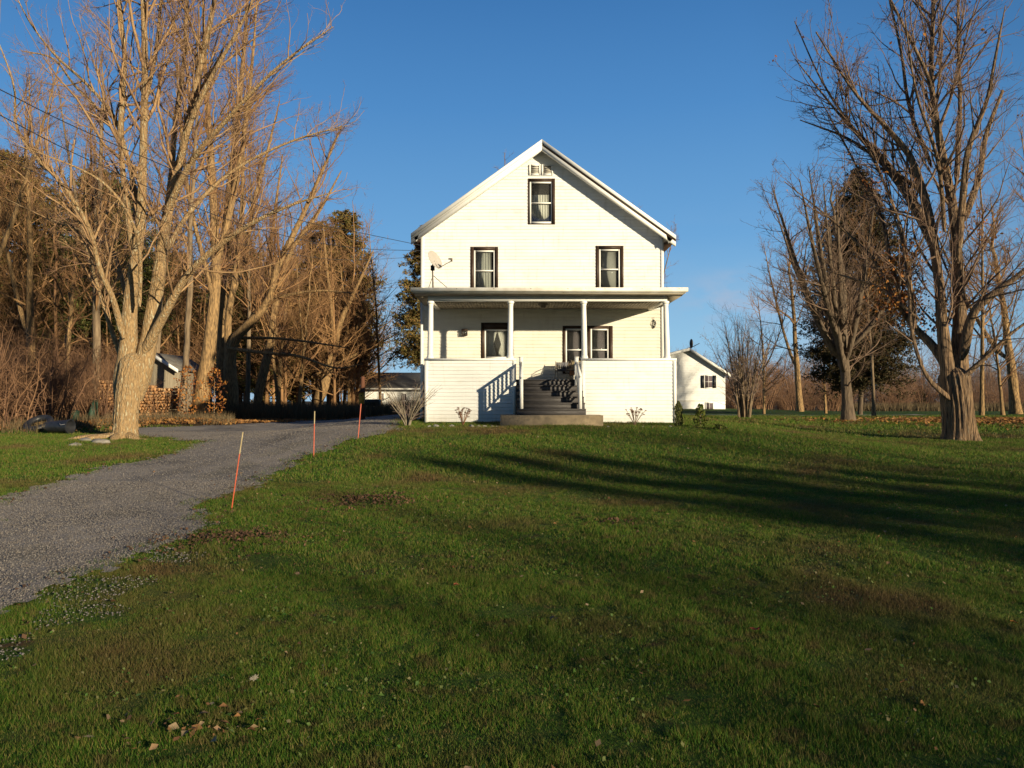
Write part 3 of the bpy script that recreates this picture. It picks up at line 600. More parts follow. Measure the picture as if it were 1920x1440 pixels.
hp(MB().box(HX0 + .04, HX1 - .04, YW + .05, HY1 - .04, .5, ZG + .02).box(HX0 + .02, HX1 - .02, YW + .02, HY1 - .02, ZG + .02, ZG + .03), 'foundation', 'stone')
# corner boards
cb = [(HX0 - .022, HX0 + .07, YW - .026, YW + .0), (HX1 - .07, HX1 + .022, YW - .026, YW + .0)]
for x0, x1, y0, y1 in cb: hp(MB().box(x0, x1, y0, y1, ZF, (roofz(x0) if x0 < 0 else roofz(x1)) - .05), 'corner_board', 'white')
# roof
EL, ER = wx(770, 23.05), wx(1268, 23.05); Y0, Y1r = 23.03, 31.95
zl, zr_ = RZ - SL * (RX - EL), RZ - SL * (ER - RX)
hp(MB().prism([(RX, RZ), (EL, zl), (EL, zl - .05), (RX, RZ - .06), (ER, zr_ - .05), (ER, zr_)], Y0 - .01, Y1r), 'roof', 'roof')
def band(a, b_, y0, y1):                # strip that follows both rakes, a..b below the roof line
    m_ = MB()
    m_.prism([(RX, RZ - a), (EL, zl - a), (EL, zl - b_), (RX, RZ - b_)], y0, y1)
    m_.prism([(RX, RZ - b_), (ER, zr_ - b_), (ER, zr_ - a), (RX, RZ - a)], y0, y1); return m_
hp(band(.0, .117, Y0 - .03, Y0 - .012), 'rake_board', 'white'); hp(MB().prism([(RX, RZ - .185), (ER, zr_ - .185), (ER, zr_ - .118), (RX, RZ - .118)], Y0 - .001, Y0 + .05), 'rake_shadow_strip', 'brown'); hp(MB().prism([(RX, RZ - .118), (EL, zl - .118), (EL, zl - .185), (RX, RZ - .185)], Y0 - .01, Y0 + .05), 'rake_filler', 'white'); hp(band(.186, .31, Y0 + .002, Y0 + .13), 'rake_moulding', 'white')
hp(band(.10, .15, Y0 + .13, YW), 'rake_soffit', 'white')
for e, z, x in ((EL, zl, HX0), (ER, zr_, HX1)):
    sg = 1 if x > e else -1; a, b_ = sorted((e, x)); d = .5 * abs(x - e)
    # boxed eave behind a small white return
    tri = [(e, z - .02), (x - sg * .1, z - .24), (x + sg * .002, z + .16)] if sg > 0 else [(e, z - .02), (x + .002 * sg, z + .16), (x - sg * .1, z - .24)]
    hp(MB().prism(tri, Y0 + .002, Y0 + .02), 'eave_return', 'white')
    hp(MB().box(min(e, e + sg * .02), max(e, e + sg * .02), Y0 + .02, Y1r, z - .17, z - .05), 'eave_fascia', 'brown')
    hp(MB().box(a + .02, b_ - .018, Y0 + .14, Y1r - .3, z - .17, z - .155), 'eave_soffit', 'brown')
# louvred attic vents
for xa, xb in ((992, 1013.5), (1015.5, 1037)):
    x0, x1, z0, z1 = wx(xa), wx(xb), wz(329), wz(309)
    m_ = MB()
    for a in ((x0, x0 + .05, z0, z1), (x1 - .05, x1, z0, z1), (x0 + .05, x1 - .05, z0, z0 + .045), (x0 + .05, x1 - .05, z1 - .045, z1)): m_.box(a[0], a[1], YW - .05, YW - .015, a[2], a[3])
    v = hp(m_, 'gable_vent', 'white'); m_ = MB()
    for i in range(4):
        z = z0 + .055 + i * (z1 - z0 - .1) / 4; m_.prismx([(YW - .045, z), (YW - .043, z + .006), (YW - .02, z + .045), (YW - .022, z + .04)], x0 + .05, x1 - .05)
    hp(m_, 'louvre', 'whitew', v); hp(MB().box(x0 + .05, x1 - .05, YW - .021, YW - .0175, z0 + .045, z1 - .045), 'vent_screen', 'dark', v)
# windows
def pane_curtain(x0, x1, z0, z1, y, amp, per, gap=None):
    m_ = MB(); n_ = max(8, int((x1 - x0) / per * 8)); us = np.linspace(x0, x1, n_)
    if gap is None:
        V_ = [(u, y + amp * math.sin(2 * math.pi * u / per + .6 * math.sin(u * 9)), z) for z in (z0, z1) for u in us]; m_.add(V_, [(i, i + 1, n_ + i + 1, n_ + i) for i in range(n_ - 1)])
    else:                                # pair pinched open into a diamond
        zs = np.linspace(z0, z1, 13); xm = (x0 + x1) / 2
        for sd_ in (-1, 1):
            V_ = []
            for z in zs:
                g_ = gap * (1 - abs(2 * (z - z0) / (z1 - z0) - 1)) ** 1.0 + .004; e_ = xm + sd_ * g_; o_ = x0 if sd_ < 0 else x1
                for t_ in np.linspace(0, 1, 24): V_.append((o_ + (e_ - o_) * t_, y + amp * math.sin(t_ * 40), z))
            m_.add(V_, [(r * 24 + i, r * 24 + i + 1, (r + 1) * 24 + i + 1, (r + 1) * 24 + i) for r in range(12) for i in range(23)])
    return m_
def window(hole, frames, label, trims=(.03, .09, .09, .03)):  # brown trim at top and right also stands in for the reveal's cast shadow
    x0, x1, z0, z1 = hole; l_, r_, t_, b_ = trims; m_ = MB(); ya, yb = YW - .024, YW + .13
    m_.box(x0, x0 + l_, ya, yb, z0, z1).box(x1 - r_, x1, ya, yb, z0, z1).box(x0 + l_, x1 - r_, ya, yb, z1 - t_, z1).box(x0 + l_, x1 - r_, ya, yb, z0, z0 + b_)
    xs_ = [f[0] for f in frames] + [f[1] for f in frames]
    if len(frames) > 1: m_.box(frames[0][1], frames[1][0], ya + .003, yb, z0 + b_, z1 - t_)
    wd = hp(m_, 'window', 'brown', label=label)
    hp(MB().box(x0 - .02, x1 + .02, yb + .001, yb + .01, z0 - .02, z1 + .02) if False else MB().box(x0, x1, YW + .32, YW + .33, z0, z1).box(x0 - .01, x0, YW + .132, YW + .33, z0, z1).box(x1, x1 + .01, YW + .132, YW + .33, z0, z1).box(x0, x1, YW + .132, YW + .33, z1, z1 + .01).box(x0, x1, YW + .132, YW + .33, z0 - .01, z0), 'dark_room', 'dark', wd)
    for fx0, fx1, mid, kind in frames:
        fz0, fz1 = z0 + b_, z1 - t_; fw = .048; y0_, y1_ = YW + .0, YW + .045; m_ = MB()
        m_.box(fx0, fx0 + fw, y0_, y1_, fz0, fz1).box(fx1 - fw, fx1, y0_, y1_, fz0, fz1).box(fx0 + fw, fx1 - fw, y0_, y1_, fz1 - fw, fz1).box(fx0 + fw, fx1 - fw, y0_, y1_, fz0, fz0 + fw * 1.2)
        if mid: m_.box(fx0 + fw, fx1 - fw, y0_ + .004, y1_ + .01, mid - .018, mid + .018)
        hp(m_, 'frame', 'white', wd)
        hp(MB().box(fx0 + fw - .004, fx1 - fw + .004, y1_ + .012, y1_ + .016, fz0 + fw, fz1 - fw), 'glass', 'glass', wd)
        a, b2_ = fx0 + fw, fx1 - fw
        if kind == 'lace': hp(pane_curtain(a + .02, b2_ - .05, fz0 + fw, fz0 + (fz1 - fz0) * .70, YW + .085, .010, .075), 'curtain', 'curtain', wd)
        elif kind == 'pleat': hp(pane_curtain(a, b2_ - .07, fz0 + fw, fz1 - fw, YW + .085, .010, .085), 'curtain', 'curtaing', wd)
        elif kind == 'shade': hp(MB().box(a + .005, b2_ - .05, YW + .075, YW + .080, fz0 + fw, fz1 - fw), 'roller_shade', 'shade', wd)
        elif kind == 'plum': hp(MB().box(a + .005, b2_ - .02, YW + .075, YW + .080, fz0 + fw, fz1 - fw), 'blind', 'shaded', wd)
        elif kind == 'diamond': hp(pane_curtain(a, b2_, fz0 + fw, fz1 - fw, YW + .085, .008, .06, .11), 'curtain', 'curtain', wd)
    return wd
h = HOLES
window(h['attic'], [(wx(993), wx(1036.5), wz(380.5), 'lace')], 'small attic window with lace curtain in its lower half')
window(h['upl'], [(wx(888), wx(928), wz(507.5), 'pleat')], 'left upper window with pleated grey curtains', (.10, .09, .10, .03))
window(h['upr'], [(wx(1123.5), wx(1163), wz(505), 'shade')], 'right upper window with plain grey shade', (.09, .09, .10, .03))
window(h['porl'], [(wx(908), wx(956), None, 'diamond')], 'porch window with white curtains tied open in a diamond', (.09, .09, .20, .04))
window(h['twin'], [(wx(1060), wx(1098), wz(656), 'plum'), (wx(1107), wx(1141.5), wz(656), 'plum')], 'wide twin window with dark blinds behind the porch chairs', (.08, .11, .085, .04))

# porch
PX0, PX1 = wx(797.5, YP), wx(1266.5, YP); SX0, SX1 = .09, 1.92; YG = 20.72
hp(MB().box(PX0 + .03, PX1 - .03, YP + .04, YW - .02, ZF - .045, ZF), 'porch_floor', 'stepgray')
# porch roof (low slope), its soffit, gutter, beams, ceiling
gx0, gx1 = wx(773, YG), wx(1287, YG); ztop, zbot = wz(539.5, YG), wz(547.5, YG)
hp(MB().prismx([(YG + .03, ztop - .03), (YG + .03, ztop + .004), (YW - .02, ztop + .27), (YW - .02, ztop + .23)][::-1], gx0 + .02, gx1 - .02), 'porch_roof', 'membrane')
g_ = MB(); g_.prismx([(YG - .09, ztop - .005), (YG - .09, zbot + .02), (YG - .06, zbot), (YG + .0, zbot), (YG + .0, ztop - .005), (YG - .01, ztop - .005), (YG - .01, zbot + .012), (YG - .08, zbot + .03), (YG - .08, ztop - .005)], gx0 - .04, gx1 + .04)
gut = hp(g_, 'gutter', 'whitew', label='white gutter with rusty streaks')
for gx in np.linspace(gx0 + .2, gx1 - .2, 8): hp(MB().box(gx - .012, gx + .012, YG - .097, YG - .0, zbot + .07, zbot + .083), 'gutter_bracket', 'metal', gut)
hp(MB().box(gx0, gx1, YG + .002, YG + .028, zbot - .03, ztop - .032), 'porch_fascia', 'whitew')
BZ0 = wz(564.5, YP); BZ1 = BZ0 + .135; BX0, BX1 = wx(802, YP), wx(1251.5, YP)
hp(MB().prismx([(YG + .03, zbot - .02), (YG + .03, zbot + .0), (YP - .02, BZ1 + .02), (YP - .02, BZ1)][::-1], gx0 + .02, gx1 - .02), 'front_soffit', 'soffit')
for a, b_ in ((gx0 + .02, BX0), (BX1, gx1 - .02)): hp(MB().box(a, b_, YP - .01, YW - .02, BZ1 - .0, BZ1 + .02), 'side_soffit', 'soffit')
hp(MB().box(BX0, BX1, YP - .015, YP + .15, BZ0, BZ1 - .001), 'porch_beam', 'white')
hp(MB().box(BX0, BX0 + .14, YP + .152, YW - .02, BZ0, BZ1 - .001), 'side_beam', 'whitew'); hp(MB().box(BX1 - .14, BX1, YP + .152, YW - .02, BZ0, BZ1 - .001), 'side_beam', 'whitew')
for a, b_ in ((gx0 + .02, gx0 + .045), (gx1 - .045, gx1 - .02)): hp(MB().prismx([(YG + .03, ztop - .15), (YG + .03, ztop - .032), (YW - .03, ztop + .22), (YW - .03, ztop - .12)][::-1], a, b_), 'side_fascia', 'brown')
m_ = MB(); x = BX0 + .142
while x < BX1 - .15: m_.box(x, min(x + .082, BX1 - .142), YP + .152, YW - .02, BZ0 + .035, BZ0 + .05); x += .09
m_.box(BX0 + .142, BX1 - .142, YP + .152, YW - .02, BZ0 + .0505, BZ0 + .056); hp(m_, 'porch_ceiling', 'soffit', label='beadboard porch ceiling')
cx0 = wx(1019, 21.9); m_ = MB().lathe((cx0, 21.95, BZ0 - .05), [(.02, -.06), (.06, -.05), (.085, -.01), (.09, .03), (.10, .04), (.13, .07), (.13, .084)], 16)
for a in range(4): m_.tube([(cx0 + .09 * math.cos(a * 1.571), 21.95 + .09 * math.sin(a * 1.571), BZ0 - .02), (cx0 + .15 * math.cos(a * 1.571), 21.95 + .15 * math.sin(a * 1.571), BZ0 + .0)], .012, 6)
hp(m_, 'ceiling_light', 'metal', smooth=True)
# half walls with siding, caps and corner boards
ZC = wz(676, YP); CAPZ = wz(672, YP)
def skirt(x0, x1, zb):
    m_ = clap(lambda u, z, o: (u, YP - o, z), x0 + .07, x1 - .07, zb, ZC - .005, .1)
    sk = hp(m_, 'half_wall', 'siding')
    hp(clap(lambda u, z, o: (x0 - o, 2 * YP + 2.2 - u, z), YP, YP + 2.2, zb, ZC - .005, .1), 'half_wall_side', 'siding', sk)
    hp(clap(lambda u, z, o: (x1 + o, u, z), YP, YP + (2.2 if x1 > 3 else .14), zb, ZC - .005, .1), 'half_wall_side', 'siding', sk)
    hp(MB().box(x0 + .02, x1 - .02, YP + .11, YP + .13, ZF, ZC - .01), 'inner_face', 'white', sk)
    hp(MB().box(x0 - .03, x1 + .03, YP - .05, YP + .17, ZC, CAPZ), 'cap_rail', 'white', sk)
    hp(MB().box(x0 - .03, x0 + .15, YP + .172, YW - .03, ZC, CAPZ) if x0 < 0 else MB().box(x1 - .15, x1 + .03, YP + .172, YW - .03, ZC, CAPZ), 'side_cap_rail', 'white', sk)
    hp(MB().box(x0 - .022, x0 + .07, YP - .024, YP + .05, zb - .01, ZC - .002), 'corner_board', 'white', sk); hp(MB().box(x1 - .07, x1 + .022, YP - .024, YP + .05, zb - .01, ZC - .002), 'corner_board', 'white', sk)
    hp(MB().box(x0 + .04, x1 - .04, YP + .03, YP + .06, .6, zb + .02), 'gap_shade_panel', 'dark', sk)  # near-black panel puts the shade of the gap under the skirt into colour
skirt(PX0, SX0, .925); skirt(SX1, PX1, .905)
# columns
for i, (pt, pb) in enumerate(((807.5, 806.5), (957.5, 956.5), (1094.5, 1096), (1248.5, 1251))):
    xt, xb = wx(pt, YP + .06), wx(pb, YP + .06); Hc = BZ0 - CAPZ
    m_ = MB(); prof = [(.100, 0), (.100, .04), (.092, .05), (.092, .075), (.080, .085)] + [(.080 - .0135 * t_ ** 1.6, .09 + t_ * (Hc - .22)) for t_ in np.linspace(0, 1, 8)] + [(.072, Hc - .12), (.074, Hc - .10), (.070, Hc - .09), (.085, Hc - .06), (.098, Hc - .05), (.098, Hc - .001)]
    m_.lathe((xb, YP + .06, CAPZ + .001), prof, 24); V_ = []
    for v in m_.V: t_ = (v[2] - CAPZ) / Hc; V_.append((v[0] + (xt - xb) * t_, v[1], v[2]))
    m_.V = V_; hp(m_, 'porch_column', 'white', smooth=True)
# concrete slab and stairs
YS0, YS1 = 19.3, 19.85; ZST = wz(779, YS0)
hp(MB().box(wx(938, YS0), wx(1131, YS0), YS0, YS1 + .35, .7, ZST), 'concrete_step', 'concrete')
nr_ = 6; rise = (ZF - ZST) / nr_; run = (YP - YS1) / (nr_ - 1) ; m_ = MB(); m2 = MB()
for i in range(nr_):
    z = ZST + rise * i; y = YS1 + run * i
    if i == 0: m_.box(SX0 + .03, SX1 - .02, y + .02, YP + .03, z + .001, z + rise - .03)
    else: m_.box(SX0 + .035, SX1 - .025, y + .02, YP + .035 + .001 * i, z, z + rise - .03)
    if i < nr_ - 1: m2.box(SX0 + .03, SX1 - .02, y - .012, y + run + .018, z + rise - .0298, z + rise)
st = hp(m_, 'stairs', 'stepgray', label='grey painted porch stairs'); hp(m2, 'tread', 'stepgray', st)
m_ = MB(); m_.box(SX0 + .03, SX1 - .02, YP - .012, YP + .05, ZF - .03, ZF + .002); hp(m_, 'nosing', 'stepgray', st)
# handrails
for xr in (.245, 1.76):
    ys0, ys1 = 19.97, 21.05; zb0 = ZST + rise; zt0 = wz(705, 19.97) if xr < 1 else wz(703, 19.97); zb1 = ZF - rise; zt1 = wz(669, 21.05)
    m_ = MB(); m_.box(xr - .042, xr + .042, ys0 - .042, ys0 + .042, zb0, zt0 - .01)
    hr = hp(MB().prismx([(ys0 - .1, zt0 - .06), (ys0 - .1, zt0 - .01), (ys1 + .06, zt1 - .11), (ys1 + .06, zt1 - .16)][::-1], xr - .035, xr + .035), 'handrail', 'white')
    hp(m_, 'newel_post', 'white', hr); hp(MB().box(xr - .052, xr + .052, ys1 - .0, ys1 + .09, zb1, zt1 - .02).box(xr - .065, xr + .065, ys1 - .015, ys1 + .103, zt1 - .02, zt1), 'newel_post', 'white', hr)
    lo0, lo1 = zb0 + .13, zb1 + .20; hp(MB().prismx([(ys0 + .043, lo0), (ys0 + .043, lo0 + .05), (ys1 - .001, lo1 + .05), (ys1 - .001, lo1)][::-1], xr - .02, xr + .02), 'bottom_rail', 'white', hr)
    for k in range(8):
        t_ = (k + .7) / 8.4; y = ys0 + .04 + t_ * (ys1 - ys0 - .04); za = lo0 + (lo1 - lo0) * t_ + .04; zc = (zt0 - .06) + (zt1 - zt0 - .1) * t_ + .0; hp(MB().box(xr - .018, xr + .018, y - .018, y + .018, za, zc), 'baluster', 'white', hr)
# downspout at the left corner
xd, yd = wx(791.5, 23.0), 22.9
hp(MB().box(xd - .04, xd + .03, yd - .03, yd + .03, 1.02, ztop - .1).add([(xd - .04, yd - .03, 1.02), (xd + .03, yd - .03, 1.02), (xd + .03, yd + .03, 1.02), (xd - .04, yd + .03, 1.02), (xd - .22, yd - .13, .90), (xd - .15, yd - .17, .90), (xd - .13, yd - .10, .92), (xd - .2, yd - .07, .92)],
   [(0, 1, 5, 4), (1, 2, 6, 5), (2, 3, 7, 6), (3, 0, 4, 7), (4, 5, 6, 7)]), 'downspout', 'white')
# ------------------------------------------------------------------ small things on and around the porch
zr0 = ztop + .27 * (22.3 - YG) / (YW - YG) + .005
base = np.array([wx(811.5, 22.3), 22.3, zr0]); top = W(811, 502, 22.3)
t = empty('satellite_dish', base, 'grey satellite dish on a braced mast standing on the porch roof', 'dish')
def lp(mb, name, mat, par, org, smooth=False): return mb.build(name, M[mat], par, org, smooth)
lp(MB().tube([base, top], .022, 10).box(base[0] - .07, base[0] + .07, base[1] - .07, base[1] + .07, base[2] - .004, base[2] + .012), 'mast', 'metal', t, base)
for px, dy in ((802, .35), (842, -.5)): e = W(px, 537, 22.3 + dy); e[2] = ztop + .27 * (e[1] - YG) / (YW - YG); lp(MB().tube([base + (0, 0, (top[2] - base[2]) * .65), e], .009, 6), 'brace', 'metal', t, base)
n_ = nrm(np.array([.72, -.50, .40])); u = nrm(np.cross(n_, [0, 0, 1.])); v = np.cross(u, n_); c0 = W(816, 487, 22.2); m_ = MB(); V_ = []; rr_ = 9; na = 36
for sgn in (0, 1):
    for i in range(rr_):
        r = i / (rr_ - 1)
        for j in range(na): a = 2 * math.pi * j / na; V_.append(c0 + u * .27 * r * math.cos(a) + v * .30 * r * math.sin(a) + n_ * (.055 * r * r - .05 - .006 * sgn))
P_ = [(s * rr_ * na + i * na + j, s * rr_ * na + i * na + (j + 1) % na, s * rr_ * na + (i + 1) * na + (j + 1) % na, s * rr_ * na + (i + 1) * na + j) for s in (0, 1) for i in range(rr_ - 1) for j in range(na)]
P_ += [((rr_ - 1) * na + j, (rr_ - 1) * na + (j + 1) % na, (2 * rr_ - 1) * na + (j + 1) % na, (2 * rr_ - 1) * na + j) for j in range(na)]
m_.add(V_, P_); lp(m_, 'reflector', 'dish', t, base, True)
lp(MB().box(top[0] - .05, top[0] + .06, top[1] - .06, top[1] + .04, top[2] - .08, top[2] + .06).tube([top, c0 - n_ * .06], .03, 8), 'mount_bracket', 'black', t, base)
ft = c0 - v * .28; e = W(847, 489, 21.9); lp(MB().tube([c0 - n_ * .05 - v * .1, ft, e], .010, 6), 'feed_arm', 'metal', t, base)
lp(MB().box(e[0] - .03, e[0] + .02, e[1] - .03, e[1] + .03, e[2] - .02, e[2] + .07).tube([e + (-.02, 0, .05), e + (-.09, .03, .06)], .022, 8), 'receiver_head', 'metal', t, base)
# lantern, wire ornament
c0 = np.array([wx(871.5), YW - .02, wz(623.5)]); t = empty('wall_lantern', c0, 'small dark box lantern on the porch wall left of the curtained window', 'lamp')
m_ = MB(); w2, h2, d2 = .075, .085, .13
for sx_ in (-1, 1):
    for y_ in (-.03, -d2): m_.box(c0[0] + sx_ * w2 - .009, c0[0] + sx_ * w2 + .009, c0[1] + y_ - .009, c0[1] + y_ + .009, c0[2] - h2, c0[2] + h2 * .6)
m_.box(c0[0] - w2 - .012, c0[0] + w2 + .012, c0[1] - d2 - .012, c0[1] - .018, c0[2] - h2 - .014, c0[2] - h2); m_.box(c0[0] - .03, c0[0] + .03, c0[1] - .018, c0[1], c0[2] - .09, c0[2] + .05)
lp(m_, 'lantern_frame', 'brown', t, c0); lp(MB().prismx([(c0[1] - d2 - .03, c0[2] + h2 * .6), (c0[1] - .07, c0[2] + h2 * 1.25), (c0[1] - .02, c0[2] + h2 * .6)][::-1], c0[0] - w2 - .02, c0[0] + w2 + .02), 'lantern_roof', 'brown', t, c0)
lp(MB().box(c0[0] - w2 + .012, c0[0] + w2 - .012, c0[1] - d2 + .012, c0[1] - .035, c0[2] - h2 + .002, c0[2] + h2 * .55), 'lantern_glass', 'glass', t, c0)
c0 = np.array([wx(1226), YW - .03, wz(596)]); t = empty('wire_ornament', c0, 'tangled dark wire ornament hanging on the porch wall beside the right column', 'ornament'); r2 = np.random.default_rng(4)
m_ = MB()
for k in range(9):
    a0_ = r2.uniform(-.9, .9); q = c0 + (0, 0, -.05); pts_ = [q]
    for s_ in range(6): q = q + np.array([.035 * math.sin(a0_ + s_ * 1.1 + k), r2.uniform(-.02, .01), -.045 + .02 * math.sin(k * 2 + s_ * 2)]); q[1] = min(q[1], YW - .028); pts_.append(q)
    m_.tube(pts_, .0055, 5)
lp(m_, 'wire_tangle', 'black', t, c0); lp(MB().tube([c0 + (0, .01, .0), c0 + (0, -.04, .02), c0 + (0, -.01, -.06)], .006, 6), 'hook', 'metal', t, c0)
# chairs on the porch
def chair(name, x, y, label, bw, btop, bmat, seatmat, rz):
    t = empty(name, (x, y, ZF), label, 'chair', None, rz); hs_ = .30; w_ = bw / 2; o0 = (0, 0, 0)
    def q(mb, nm, mt, sm=False): return mb.build(nm, M[mt], t, o0, sm)
    for sx_ in (-1, 1):
        q(MB().tube([(sx_ * (w_ + .03), .26, 0), (sx_ * (w_ + .03), .10, hs_), (sx_ * (w_ + .01), .22, btop)], .012, 8), 'rear_leg', 'metal', True)
        q(MB().tube([(sx_ * (w_ + .03), -.28, 0), (sx_ * (w_ + .03), -.27, .30), (sx_ * (w_ + .035), -.2, .42), (sx_ * (w_ + .03), -.02, .47), (sx_ * (w_ + .02), .17, btop * .84)], .011, 8), 'armrest', 'metal', True)
    q(MB().tube([(-w_ - .03, -.22, hs_ - .01), (w_ + .03, -.22, hs_ - .01)], .011, 8).tube([(-w_ - .03, .1, hs_ - .01), (w_ + .03, .1, hs_ - .01)], .011, 8), 'seat_frame', 'metal', True)
    q(MB().prismx([(-.24, hs_), (-.24, hs_ + .03), (.12, hs_ + .015), (.12, hs_ - .015)][::-1], -w_ - .02, w_ + .02), 'seat', seatmat)
    m_ = MB()
    for i in range(9): z = hs_ + .02 + (btop - hs_ - .04) * i / 9; yy = .10 + .12 * (z - hs_) / (btop - hs_); m_.prismx([(yy - .006, z), (yy + .006, z), (yy + .017, z + (btop - hs_) / 9 - .012), (yy + .005, z + (btop - hs_) / 9 - .012)], -w_, w_)
    for i in range(6): xx = -w_ + .02 + (bw - .07) * i / 5; m_.prismx([(.094, hs_ + .02), (.098, hs_ + .02), (.214, btop - .02), (.208, btop - .02)], xx, xx + .03)
    q(m_, 'backrest', bmat); return t
chair('lawn_chair', wx(1056, 22.9), 22.85, 'low lawn chair with grey webbed back on the porch below the twin window', .36, .58, 'bluegrey', 'bluegrey', 0.1)
t = chair('canvas_chair', wx(1077, 22.4), 22.35, 'taller tan canvas chair half hidden behind the right handrail', .26, .60, 'tan', 'tan', -.3)
p = W(1073, 697, 22.2); m_ = MB(); m_.box(p[0] - .075, p[0] + .06, p[1] - .03, p[1] + .03, p[2] - .11, p[2] + .10); o = m_.build('cushion', M['terra'], None, tuple(p)); tag(o, 'terracotta cushion propped on the tan canvas chair', 'cushion')
bv = o.modifiers.new('b', 'BEVEL'); bv.width = .028; bv.segments = 3

# marker stakes
for (xt, yt, xb, yb), lab in (((455.5, 810, 433, 957), 'orange marker stake leaning right, nearest one on the driveway edge'), ((590, 771, 588, 856), 'thin pale topped marker stake, middle one of three on the driveway edge'), ((677, 757, 671, 823), 'orange marker stake leaning right at the far end of the driveway edge')):
    b_ = G(xb, yb); tp = W(xt, yt, b_[1] + .05); t = empty('marker_stake', b_, lab, 'stake', 'marker stakes along the driveway')
    md = b_ + (tp - b_) * .72; r_ = .0075 if xb < 500 else .010
    lp(MB().tube([b_ + (0, 0, -.05), md], r_, 8), 'rod', 'orange', t, b_, True); lp(MB().tube([md, tp], [r_ * 1.05, r_ * .95], 8), 'reflective_tip', 'tan' if xb < 600 else 'orange', t, b_, True)
# yellow bird house on a brown post
b_ = np.array([wx(679, 25.5), 25.5, 0.]); b_[2] = float(H(b_[0], b_[1])); t = empty('birdhouse', b_, 'yellow birdhouse high on a red brown post at the driveway end', 'birdhouse')
zt_ = wz(706, 25.5); lp(MB().tube([b_ + (0, 0, -.1), (b_[0] + .02, b_[1], zt_)], [.11, .07], 10), 'post', 'redbrown', t, b_, True)
z0_, z1_ = wz(757, 25.4), wz(735, 25.4); lp(MB().box(b_[0] - .05, b_[0] + .11, 25.2, 25.38, z0_, z1_), 'box', 'yellow', t, b_)
lp(MB().prism([(b_[0] - .09, z1_ - .02), (b_[0] + .15, z1_ - .02), (b_[0] + .03, z1_ + .09)], 25.15, 25.41), 'box_roof', 'redbrown', t, b_); lp(MB().tube([(b_[0] + .03, 25.196, z1_ - .12), (b_[0] + .03, 25.199, z1_ - .12)], .025, 12), 'entry_hole', 'dark', t, b_)
# edging stones along the porch foot
rs = np.random.default_rng(8)
def rock(p, s, seed, label, cat='rock', group=None, flat=.6):
    r2 = np.random.default_rng(seed); V_, Q_ = [], []; nu, nv = 10, 7; ph = r2.uniform(0, 6, 6)
    for i in range(nv):
        th = math.pi * i / (nv - 1)
        for j in range(nu):
            a = 2 * math.pi * j / nu; d = 1 + .18 * math.sin(2 * a + ph[0]) + .12 * math.sin(3 * a + ph[1] + th * 2) + .1 * math.sin(5 * th + ph[2]); V_.append((s * d * math.sin(th) * math.cos(a), s * .75 * d * math.sin(th) * math.sin(a), s * flat * d * math.cos(th)))
    for i in range(nv - 1):
        for j in range(nu): Q_.append((i * nu + j, (i + 1) * nu + j, (i + 1) * nu + (j + 1) % nu, i * nu + (j + 1) % nu))
    o = link('rock', new_mesh('rock', V_, Q_, smooth=True), M['stone']); o.location = (p[0], p[1], p[2] + s * flat * .3); o.rotation_euler = (0, 0, r2.uniform(0, 6)); return tag(o, label, cat, group)
wds = ['first', 'second', 'third', 'fourth', 'fifth', 'sixth', 'seventh', 'eighth', 'ninth']
# (small, half sunk)
for k, px in enumerate([806, 818, 831, 846, 884, 897, 909, 922, 932]):
    rock(G(px, 800.5) - (0, 0, .03), rs.uniform(.06, .11), 20 + k, f'edging stone under the left porch skirt, {wds[k]} from the corner', group='stones edging the left porch skirt')
for k, px in enumerate([1140, 1158, 1206, 1224, 1241, 1257]):
    rock(G(px, 800.5) - (0, 0, .03), rs.uniform(.05, .08), 40 + k, f'edging stone under the right porch skirt, {wds[k]} from the steps', group='stones edging the right porch skirt')
for k, (px, py, s) in enumerate([(160, 827, .20), (188, 831, .26), (176, 821, .17), (142, 836, .18)]):
    rock(G(px, py), s, 60 + k, ['smallish flat rock at the root of the big left maple', 'largest flat rock touching the root of the big left maple', 'flat rock furthest back by the big left maple', 'pale flat rock nearest the camera left of the big maple'][k], group='flat rocks by the left maple', flat=.3)

# ------------------------------------------------------------------ neighbouring buildings
def panel_window(mbs, par, org, x0, x1, z0, z1, y, grid, shutter=None):
    f = MB()
    for a in ((x0 - .08, x0, z0 - .08, z1 + .08), (x1, x1 + .08, z0 - .08, z1 + .08), (x0, x1, z1, z1 + .08), (x0, x1, z0 - .08, z0)): f.box(a[0], a[1], y - .06, y - .02, a[2], a[3])
    wd = lp(f, 'window', 'white', par, org)
    lp(MB().box(x0, x1, y - .03, y - .022, z0, z1), 'pane', 'shaded', wd, org)
    m_ = MB()
    for i in range(1, grid[0]): xx = x0 + (x1 - x0) * i / grid[0]; m_.box(xx - .015, xx + .015, y - .04, y - .031, z0, z1)
    for i in range(1, grid[1]): zz = z0 + (z1 - z0) * i / grid[1]; m_.box(x0, x1, y - .045, y - .041, zz - .02, zz + .02)
    lp(m_, 'muntin', 'white', wd, org)
    return wd
YN = 66.0; nx = lambda p: wx(p, YN); nz = lambda p: wz(p, YN); org = (nx(1300), YN, nz(771))
nb = empty('neighbour_house', org, 'white neighbour house with black shuttered gable window, right of the porch', 'house')
xa, xb, xr_ = nx(1205), nx(1360), nx(1291); zb_, ze, zrg, zla = nz(771), nz(699), nz(655), nz(677)
m_ = clap(lambda u, z, o: (u, YN - o * 1.5, z), xa, xb, nz(751), zrg - .03, .15, holes=[(nx(1321), nx(1336), nz(727), nz(704.5))], ul=lambda z: max(xa, xr_ - (zrg - z) / ((zrg - zla) / (xr_ - xa))), ur=lambda z: min(xb, xr_ + (zrg - z) / ((zrg - ze) / (xb - xr_)))); lp(m_, 'wall', 'siding', nb, org)
